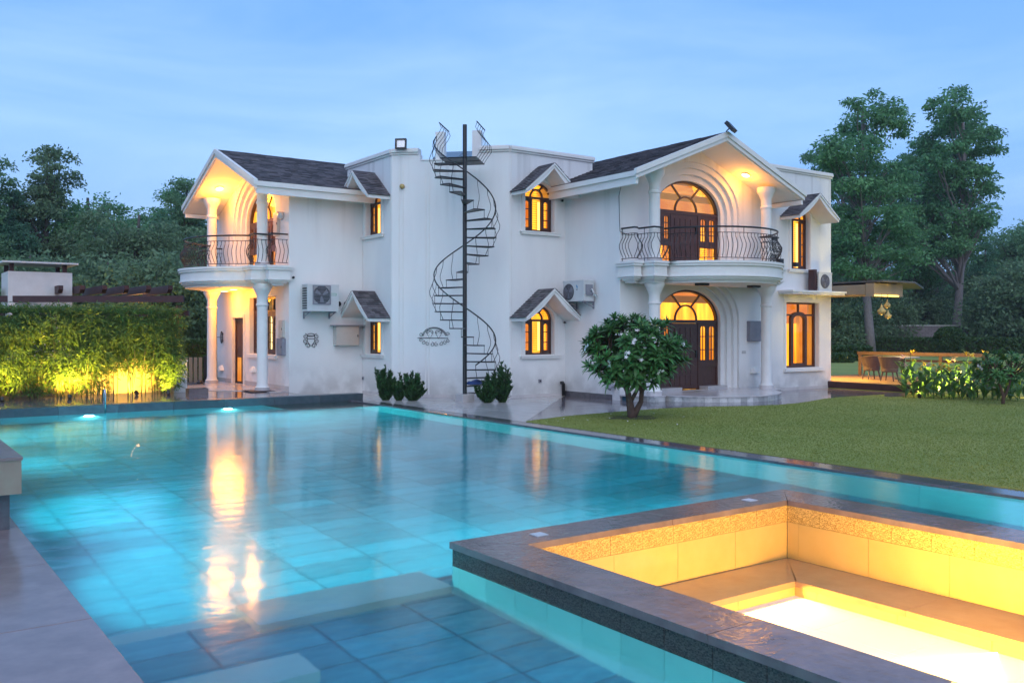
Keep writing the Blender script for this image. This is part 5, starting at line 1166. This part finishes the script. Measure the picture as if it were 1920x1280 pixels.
for px, e, w_ in ((1722, 200, 'nearest the deck'), (1765, 240, 'in the middle of the bed'), (1815, 220, 'nearest the small frangipani')): x, y = at(px, 25.0-(px-1692)/235*1.3); uplight(x, y, .012, 'garden light hidden among the cannas, '+w_, e, (x+.2, y+.3, 1.2), 150, (1, .72, .18))
x, y = at(1724, 23.9); uplight(x, y, .012, 'garden light in front of the cannas beside the lawn', 16, (*at(1722, 24.6), .5), 120, (1, .72, .18))
x, y = at(1935, 23.6); uplight(x, y, .012, 'garden light behind the small frangipani', 50, (*at(1915, 24.6), .5), 140, (1, .66, .15))
ks = at(1678, 24.6); tag(MB(frame((*ks, 0), -10)).box(-.28, .28, -.1, .1, .0, .10).build('kerb_stone', 'rim_stone', loc=(*ks, 0)), 'grey kerb stone at the end of the deck step', 'kerb stone')
# ------------------------------------------------------------------ frangipani trees
def frangipani(name, label, base, H, rx, zlo, nros, hero, limbs, leafL, seed):
    rr = np.random.default_rng(seed); t = thing(name, label, 'frangipani tree', base)
    b = Vector(base); tr = MB()
    for pts, r in limbs: tr.tube([b+Vector(p) for p in pts], r, 8)
    # rosette tips over a flattened dome, joined by twigs
    tips = []
    while len(tips) < nros:
        d = unit_r(rr); rad = rr.uniform(.55, 1)**.5
        z = d[2]; p = np.array([d[0]*rx*rad, d[1]*rx*rad, (zlo+H)/2+z*(H-zlo)/2*rad])
        lim = .88+.12*math.sin(3*math.atan2(d[1], d[0])+seed)
        if p[2] < zlo+.22*(H-zlo) and math.hypot(p[0], p[1]) < rx*.42: continue
        tips.append((p*np.array([lim, lim, 1]), d))
    ends = [Vector(l_[0][-1]) for l_ in limbs]+[Vector(l_[0][-2]) for l_ in limbs]
    for p, d in tips[::2]:
        q = Vector(p); e_ = min(ends, key=lambda v: (v-q).length); m = e_.lerp(q, .5)+Vector((0, 0, -.03)); tr.tube([b+e_, b+m, b+q], [.020, .015, .010], 5)
    tr.build('trunk', 'brown_bark', t, smooth=True)
    lm_ = MB(); leaf_shape(lm_, leafL, leafL*.33, .22, Matrix.Identity(4), 4, .3); me = lm_.mesh('leaf', 'leaf_frangipani', True)
    mats_ = []
    for p, d in tips:
        ax = Vector(d)*.7+Vector((0, 0, .75)); ax.normalize(); q = ax.to_track_quat('Z', 'Y').to_matrix().to_4x4(); k0 = rr.uniform(0, 6); nl = int(rr.integers(12, 17))
        for i in range(nl):
            el = R(72-70*(i/nl)+rr.uniform(-8, 8)); s = rr.uniform(.75, 1.15)*(.6+.4*i/nl)
            mats_.append(Matrix.Translation(Vector(p)-ax*.03*(i/nl)) @ q @ Matrix.Rotation(k0+i*2.4, 4, 'Z') @ Matrix.Rotation(-el, 4, 'Y') @ Matrix.Scale(s, 4))
    cam2 = Vector((0, 0, HC))-b; mats_.sort(key=lambda m: (m.translation-cam2).length)
    for m in mats_[:hero]: o = bpy.data.objects.new('leaf', me); COL.objects.link(o); o.parent = t; o.matrix_local = m
    big = MB(); vs = [v.co.copy() for v in me.vertices]; fs = [tuple(f.vertices) for f in me.polygons]
    for m in mats_[hero:]: big.add([b+(m @ v) for v in vs], fs)
    big.build('leaf', 'leaf_frangipani', t, smooth=True, kind='stuff')
    # white flowers
    fm = MB()
    for i in range(5): leaf_shape(fm, .045, .03, .3, Matrix.Rotation(i*2*PI/5, 4, 'Z') @ Matrix.Rotation(-R(30), 4, 'Y'), 2, .1)
    fme = fm.mesh('flower', 'petal')
    fr_ = [x_ for x_ in tips if x_[1][0]*Fv[0]+x_[1][1]*Fv[1] < .1]
    for p, d in fr_[::11]:
        for i in range(3): o = bpy.data.objects.new('flower', fme); COL.objects.link(o); o.parent = t; o.matrix_local = Matrix.Translation(Vector(p)+Vector(d)*.10+Vector(rr.uniform(-.05, .05, 3))) @ Vector(d).to_track_quat('Z', 'Y').to_matrix().to_4x4()
    return t
def unit_r(rr): a = rr.normal(size=3); return a/np.linalg.norm(a)
fx, fy_ = gx_ = at(1186, 1715*1.8/(784-618))
rv = lambda a, z, f_=0: (Rv[0]*a+Fv[0]*f_, Rv[1]*a+Fv[1]*f_, z)
frangipani('frangipani_tree', 'large round frangipani tree with white flowers on the lawn before the entrance', (fx, fy_, 0), 2.08, 1.13, .64, 235, 298,
    [([rv(0, -.05), rv(-.03, .16), rv(-.06, .34), rv(-.10, .55), rv(-.22, .78), rv(-.45, 1.15)], [.10, .085, .07, .055, .04, .025]), ([rv(.0, .02), rv(.09, .18), rv(.17, .34), rv(.19, .55), rv(.10, .72), rv(.05, 1.1)], [.075, .062, .052, .05, .042, .025]),
     ([rv(-.05, .33), rv(.03, .46), rv(.09, .58), rv(.08, .75), rv(.3, 1.1)], [.05, .042, .038, .035, .022]), ([rv(.19, .56), rv(.26, .62), rv(.2, .72)], [.045, .035, .03]), ([rv(-.12, .58), rv(-.04, .72), rv(-.1, 1.2)], [.04, .03, .02])], .275, 5)
sx_, sy_ = at(1880, 1715*1.8/(758-618))
frangipani('frangipani_tree', 'small frangipani tree at the right end of the flower bed', (sx_, sy_, 0), 1.30, .72, .48, 78, 160, [([(0, 0, -.05), rv(.02, .2), rv(-.05, .42), rv(-.2, .75)], [.045, .04, .032, .02]), ([rv(.02, .15), rv(.12, .35), rv(.22, .7)], [.035, .03, .02])], .19, 9)
# soil ring and dropped petals under the tree
a_ = [(fx+(.55+.12*math.sin(5*t_)+.06*math.sin(11*t_))*math.cos(t_), fy_+(.42+.10*math.sin(4*t_+1))*math.sin(t_)) for t_ in [2*PI*i/36 for i in range(36)]]
tess_sheet('soil_patch', [a_], .016, 'soil', kind='structure')
pet = MB(); 
for i in range(16):
    q = rng.uniform(0, 6.28); rr_ = rng.uniform(.5, 2.0); leaf_shape(pet, .05, .035, .3, Matrix.Translation((fx+rr_*math.cos(q), fy_-.3+rr_*.7*math.sin(q), .035)) @ Matrix.Rotation(rng.uniform(0, 6), 4, 'Z'), 2)
tag(pet.build('fallen_petals', 'petal', kind='stuff'), 'white fallen petals scattered on the lawn under the frangipani', 'petals')
# upright juniper shrubs at the wall
def juniper(px, d_, h, r, label, lean=0, n=4200, ns=30):
    x, y = at(px, d_); t = thing('juniper_shrub', label, 'shrub', (x, y, 0), 'dark upright shrubs at the foot of the angled wall')
    MB().tube([(x, y, -.02), (x, y, h*.6)], [.03, .01], 5).build('stem', 'brown_bark', t)
    PP = []; DD = []
    for i in range(ns):                                # flame-like upright sprays of different heights
        a = rng.uniform(0, 6.28); q = r*math.sqrt(rng.uniform(.02, 1)); hh = h*(1 if i == 0 else rng.uniform(.30, .95)); q = lean if i == 0 else q; w0 = r*rng.uniform(.13, .24); m = n//ns
        s = rng.random(m)**.85; th = rng.uniform(0, 6.28, m); w = w0*np.sqrt(rng.random(m))*(1.02-s)**.6*(.55+.45*np.sin(np.clip(s*2.6, 0, PI/2)))*(1+.5*np.sin(s*13+i))+np.abs(rng.normal(0, .014, m))
        ax_, ay_ = q*math.cos(a), q*math.sin(a); k = .35+.95*s
        PP.append(np.stack([x+ax_*k+w*np.cos(th), y+ay_*k+w*np.sin(th), .02+s*hh], 1)); d = np.stack([np.cos(th)*.7, np.sin(th)*.7, np.full(m, .75)], 1)+unit(m)*.45; DD.append(d)
    P = np.concatenate(PP); D = np.concatenate(DD); D /= np.linalg.norm(D, axis=1, keepdims=True); l_ = rng.uniform(.6, 1.4, (len(P), 1))
    quads('foliage', P, D*.055*l_, perp(D)*.013*l_, 'leaf_shrub', t)
juniper(722, 23.35, .88, .24, 'tallest pointed juniper at the left end of the angled wall'); juniper(747, 23.3, .48, .17, 'small juniper between the two larger ones left of the staircase', n=2400, ns=16); juniper(773, 23.25, .74, .27, 'bushy juniper left of the spiral staircase')
juniper(913, 22.6, .70, .26, 'bushy low juniper just right of the spiral staircase'); juniper(941, 22.7, .98, .2, 'tall pointed juniper right of the spiral staircase', .05)
# ------------------------------------------------------------------ far garden: hedges, wall, topiary
x, y = at(1500, 68); hedge_box('clipped_hedge', 'long clipped hedge across the far lawn on the right', frame((x, y, 0), -35.54), 22, 1.5, 1.12, 16000, ls=.12)
x, y = at(1530, 52); hedge_box('clipped_hedge', 'lower clipped hedge left of the tall trunk beside the house', frame((x, y, 0), -35.54), 3.2, 1.4, .80, 5000, ls=.09)
x, y = at(1530, 49.5); hedge_box('clipped_hedge', 'lowest clipped hedge step right behind the house corner', frame((x, y, 0), -35.54), 2.0, 1.0, .45, 3000, ls=.08)
x, y = at(1560, 76); bwl = thing('boundary_wall', 'grey brick boundary wall behind the far hedge', 'wall', (x, y, 0)); T = frame((x, y, 0), -35.54)
bm_ = bpy.data.materials.new('brick'); bm_.use_nodes = True; n = bm_.node_tree.nodes; l = bm_.node_tree.links; bt = n.new('ShaderNodeTexBrick'); bt.inputs['Scale'].default_value = 1; bt.inputs['Brick Width'].default_value = .42; bt.inputs['Row Height'].default_value = .16; bt.inputs['Mortar Size'].default_value = .012
bt.inputs[1].default_value = (.23, .20, .22, 1); bt.inputs[2].default_value = (.17, .15, .17, 1); bt.inputs[3].default_value = (.10, .09, .10, 1); t = n.new('ShaderNodeTexCoord'); mp = n.new('ShaderNodeMapping'); mp.inputs['Rotation'].default_value = (R(90), 0, 0); l.new(t.outputs['Object'], mp.inputs[0]); l.new(mp.outputs[0], bt.inputs['Vector']); l.new(bt.outputs[0], n['Principled BSDF'].inputs['Base Color']); n['Principled BSDF'].inputs['Roughness'].default_value = .9; M['brick'] = bm_
MB(T).box(0, 18, 0, .25, 0, 2.12).build('wall_panel', 'brick', bwl); MB(T).box(-.05, 18.05, -.05, .3, 2.122, 2.18).build('coping', 'white_render', bwl)
x, y = at(1780, 60); tpy = thing('topiary_bush', 'bright green bushy topiary on the far lawn', 'bush', (x, y, 0)); MB().tube([(x, y, 0), (x, y, 1)], [.08, .05], 6).build('trunk', 'bark', tpy)
n = 7000; D = unit(n); rr_ = .75+.3*rng.random((n, 1)); P = D*rr_*np.array([.92, .92, .80])*(1+.12*np.sin(D[:, :1]*9)*np.cos(D[:, 2:]*8))+np.array([x, y, 1.18]); U = unit(n)*.08; quads('foliage', P, U, perp(U)*.045, 'leaf_hedge', tpy)
# ------------------------------------------------------------------ trees
def tree_mesh(name, H, lobes, nclump, lp, ls, cr_, mats, bark, seed, trunk_r, droop=.1, base_split=.3):
    """trunk with limbs to every third clump, leaf clumps spread through the lobes of the crown"""
    global rng
    t = thing(name, '', 'tree', (0, 0, 0)); rr = np.random.default_rng(seed); tips = []
    wts = np.array([l_[3]*l_[4]*l_[5] for l_ in lobes])**.75; wts /= wts.sum()
    for _ in range(nclump):
        l_ = lobes[rr.choice(len(lobes), p=wts)]; d = unit_r(rr); q = rr.uniform(.35, 1)**.45; tips.append(np.array([l_[0]+d[0]*l_[3]*q, l_[1]+d[1]*l_[4]*q, l_[2]+d[2]*l_[5]*q]))
    tips = np.array(tips); m = MB(); w1 = rr.normal(0, .02*H, 2)
    ax = lambda z: (w1[0]*math.sin(z/H*3), w1[1]*math.sin(z/H*2.3))
    zs = np.linspace(-.2, H*.92, 9); m.tube([(*ax(z), z) for z in zs], [max(.04, trunk_r*(1-.8*z/H)) for z in zs], 9)
    for p in tips[::3]:
        rad = math.hypot(p[0], p[1]); z0 = max(H*base_split*.8, p[2]-rad*.75-.08*H); z0 = min(z0, H*.85); a = ax(z0); r0 = trunk_r*(1-.8*z0/H)*.45
        mid = (a[0]*.5+p[0]*.5+rr.normal(0, .2), a[1]*.5+p[1]*.5+rr.normal(0, .2), z0*.45+p[2]*.55-.2); m.tube([(*a, z0), mid, tuple(p)], [max(.03, r0), max(.02, r0*.6), .015], 5, False)
    m.build('trunk', bark, t, smooth=True)
    n = len(tips)*lp; c = np.repeat(tips, lp, 0); old = rng; rng = rr
    sc_ = np.repeat(rr.uniform(.6, 1.35, len(tips)), lp)[:, None]; off = np.clip(rr.normal(0, 1, (n, 3)), -1.7, 1.7)*np.array([1, 1, .55])*cr_*sc_*.55; P = c+off; P[:, 2] -= droop*np.abs(off[:, 0])
    D = off/np.maximum(np.linalg.norm(off, axis=1, keepdims=True), .01)*.7+unit(n)*.7; D[:, 2] -= droop*2; D /= np.linalg.norm(D, axis=1, keepdims=True); l_ = rr.uniform(.6, 1.4, (n, 1))
    quads('crown', P, D*ls*l_, perp(D)*ls*.42*l_, mats, t); rng = old
    return t
def put(src, first, px, d_, rz, s, label, group=None, z=0, sxy=1):
    global pcount; pcount += 1
    o = src if first else copy_tree(src); x, y = at(px, d_); o.location = (x, y, z); o.rotation_euler[2] = R(rz); o.scale = (s*sxy, s*sxy, s); o['label'] = label
    if group: o['group'] = group
    for ch in o.children:
        if ch.name.startswith('crown') and src is not tE: ch.material_slots[0].link = 'OBJECT'; ch.material_slots[0].material = M[('leaf_tree', 'leaf_far', 'leaf_deep', 'leaf_olive')[pcount*7 % 4 if pcount > 2 else 0]]
    return o
pcount = 0
GR, GL = 'trees beyond the right lawn', 'trees behind the left terrace'
# lobes: x, y, z, rx, ry, rz
tA = tree_mesh('tall_tree', 18, [(0, 0, 9.0, 3.0, 3.0, 1.1), (.6, .3, 11.6, 2.6, 2.6, 1.2), (-2.2, 0, 13.4, 2.1, 2.4, 1.3), (1.3, .5, 15.6, 2.2, 2.2, 1.5), (-2.9, -1, 10.8, 1.7, 2.0, .9), (2.9, 1, 12.6, 1.6, 1.9, 1.0), (-.6, -.4, 16.8, 1.4, 1.4, .9), (0, 0, 6.2, 3.3, 3.0, 1.1), (2.6, 0, 7.6, 1.6, 1.6, .8), (-2.6, .5, 7.8, 1.6, 1.6, .8)], 230, 130, .125, .66, 'leaf_tree', 'pale_bark', 21, .30, .22, .35)
tB = tree_mesh('tall_tree', 22, [(0, 0, 11, 3.2, 3.2, 1.6), (.5, 0, 14.2, 3.0, 3.0, 1.5), (1.4, 0, 17.6, 3.0, 3.0, 1.6), (-2.2, 0, 19.4, 2.0, 2.2, 1.4), (3.2, 0, 13.2, 1.9, 2.0, 1.0), (-2.2, 1, 9, 2.2, 2.4, 1.2), (3.3, .5, 19.8, 1.6, 1.5, 1.2), (4.6, 0, 10.3, 1.4, 1.3, .8), (-2.9, -.5, 15.6, 1.8, 1.8, 1.1), (.8, .2, 21, 1.3, 1.3, .9), (2.2, .4, 8.2, 1.8, 1.8, .9)], 255, 130, .15, .76, 'leaf_tree', 'pale_bark', 33, .34, .22, .28)
tC = tree_mesh('broad_tree', 11, [(0, 0, 6.2, 4.2, 4.2, 2.8), (-2.2, 0, 7.6, 2.4, 2.4, 2.0), (2.0, 1, 8.4, 2.6, 2.4, 2.0), (0, 0, 3.6, 4.6, 4.4, 1.6)], 280, 105, .14, .85, 'leaf_far', 'bark', 44, .32, .1, .2)
tD = tree_mesh('slender_tree', 14, [(0, 0, 8.0, 1.7, 1.7, 3.6), (.4, 0, 12.0, 1.5, 1.5, 1.7), (-.9, .2, 9.6, 1.4, 1.4, 1.2), (1.0, 0, 6.6, 1.6, 1.6, 1.5)], 130, 115, .125, .66, 'leaf_far', 'bark', 55, .24, .15, .3)
tE = tree_mesh('bushy_tree', 6, [(0, 0, 3.2, 2.6, 2.6, 2.3), (1.2, 0, 4.4, 1.6, 1.6, 1.2), (-1.3, .5, 2.4, 1.9, 1.8, 1.6), (0, 0, 1.2, 2.8, 2.6, 1.1)], 200, 80, .13, .75, 'leaf_olive', 'bark', 66, .16, .1, .1)
put(tA, True, 1634, 64, 0, 1.05, 'tall feathery tree with a bare pale trunk right beside the house', GR, 0, 1.08)
put(tB, True, 1790, 80, 15, 1.05, 'tallest tree on the right, its trunk rising behind the brick wall', GR, 0, 1.12)
put(tA, False, 1575, 76, 140, .98, 'tall tree half hidden behind the right corner of the house', GR)
put(tA, False, 1702, 84, 220, 1.02, 'tall thin crowned tree between the two tallest on the right', GR)
put(tB, False, 1742, 92, 190, .92, 'tree filling the gap behind the two tallest on the right', GR)
put(tD, False, 1845, 88, 20, .75, 'slender dark tree right of the tallest tree', GR)
put(tC, True, 1925, 96, 0, 1.28, 'broad tree at the right edge beyond the wall', GR); put(tC, False, 1850, 112, 120, .95, 'hazy broad tree far behind the slender dark tree', GR); put(tC, False, 1990, 110, 70, 1.35, 'broad tree just outside the right edge', GR)
put(tC, False, 1780, 125, 200, .95, 'faint broad tree seen between trunks beyond the wall', GR); put(tC, False, 1680, 118, 250, .9, 'broad tree far behind the pale bare trunk', GR); put(tC, False, 1590, 105, 300, .95, 'broad tree low behind the canopy', GR)
put(tE, True, 1590, 72, 0, 1.1, 'rounded olive green bush behind the canopy lamps', GR); put(tE, False, 1655, 78, 90, 1.0, 'olive green bush right of the bare trunk', GR); put(tE, False, 1880, 74, 200, 1.15, 'leafy bush covering the right end of the brick wall', GR); put(tE, False, 1930, 72, 30, 1.3, 'bright leafy bush at the right edge before the wall', GR); put(tE, False, 1715, 84, 60, 1.2, 'leafy bush above the middle of the brick wall', GR); put(tE, False, 1830, 86, 10, 1.25, 'leafy bush above the right part of the brick wall', GR); put(tE, False, 1560, 66, 50, .9, 'olive bush right behind the house corner', GR)
put(tD, False, 1402, 78, 80, 1.22, 'tree top showing above the right gable roof', GR)
put(tD, True, 88, 62, 0, 1.04, 'slender tree with the tallest crown on the left', GL); put(tD, False, 22, 60, 100, .80, 'slender tree near the left edge', GL); put(tD, False, -30, 58, 10, .95, 'slender tree outside the left edge', GL)
put(tC, False, 165, 66, 30, 1.12, 'broad tree right of the tallest slender tree on the left', GL); put(tC, False, 265, 60, 150, .92, 'broad low tree above the pergola', GL); put(tC, False, 345, 74, 240, 1.12, 'broad dark tree beside the left gable', GL); put(tD, False, 352, 64, 200, .90, 'slender tree top left of the left gable roof', GL); put(tD, False, 318, 86, 40, 1.1, 'thin spire topped tree behind the left gable', GL)
put(tC, False, 60, 88, 80, 1.15, 'broad tree far behind the roof tower', GL); put(tC, False, 400, 84, 20, .85, 'broad tree behind the left balcony column', GL); put(tC, False, 215, 92, 300, 1.3, 'broad tree in the back row above the pergola', GL); put(tC, False, -40, 84, 60, 1.0, 'broad tree outside the left edge in the back row', GL)
put(tE, False, 60, 46, 10, 1.0, 'bush behind the roof tower', GL); put(tE, False, 200, 45, 130, .95, 'bush behind the pergola, nearer its left end', GL); put(tE, False, 300, 44, 230, .95, 'bush behind the pergola, nearer the house', GL); put(tE, False, 385, 46, 320, .95, 'bush behind the left porch column', GL)
for i, (px, dd, s_, w_) in enumerate(((2130, 92, 1.2, 'nearest the boundary wall'), (2300, 84, 1.05, 'next to the outermost'), (2480, 90, 1.3, 'second from the end'), (2720, 80, 1.1, 'last of the row'))): put(tC, False, px, dd, 70*i+15, s_, 'broad tree beyond the lawn outside the right edge, '+w_, GR)
x, y = at(2000, 68); hedge_box('clipped_hedge', 'clipped hedge continuing outside the right edge of the lawn', frame((x, y, 0), -35.54), 26, 1.5, 1.12, 9000, ls=.14)
# trees standing behind the villa, hidden from the pool side
for i, (px, dd, w_) in enumerate(((560, 96, 'left wing'), (760, 100, 'stair wall'), (960, 98, 'middle'), (1180, 102, 'right wing'))): put(tC, False, px, dd, 50*i, .72, 'broad tree standing far behind the '+w_+' of the villa', GR)
for px, dd, w_ in ((190, 40.5, 'nearest the roof tower'), (232, 40.5, 'in the middle'), (290, 40, 'nearest the villa')):
    x, y = at(px, dd); uplight(x, y, 0, 'garden light under the trees behind the pergola, '+w_, 300, (*at(px+6, dd+4), 4.2), 60, (1, .62, .08))
# ------------------------------------------------------------------ evening haze over the garden
hz = bpy.data.materials.new('haze'); hz.use_nodes = True; n = hz.node_tree.nodes; l = hz.node_tree.links; n.clear()
o = n.new('ShaderNodeOutputMaterial'); v = n.new('ShaderNodeVolumePrincipled'); v.inputs['Color'].default_value = (.86, .93, 1, 1); v.inputs['Density'].default_value = .0004; v.inputs['Anisotropy'].default_value = 0
l.new(v.outputs[0], o.inputs['Volume']); M['haze'] = hz
tag(MB().box(-120, 175, -60, 150, -3.2, 34).build('haze', 'haze', kind='stuff'), 'thin evening haze over the whole garden', 'haze')
bpy.context.view_layer.update()
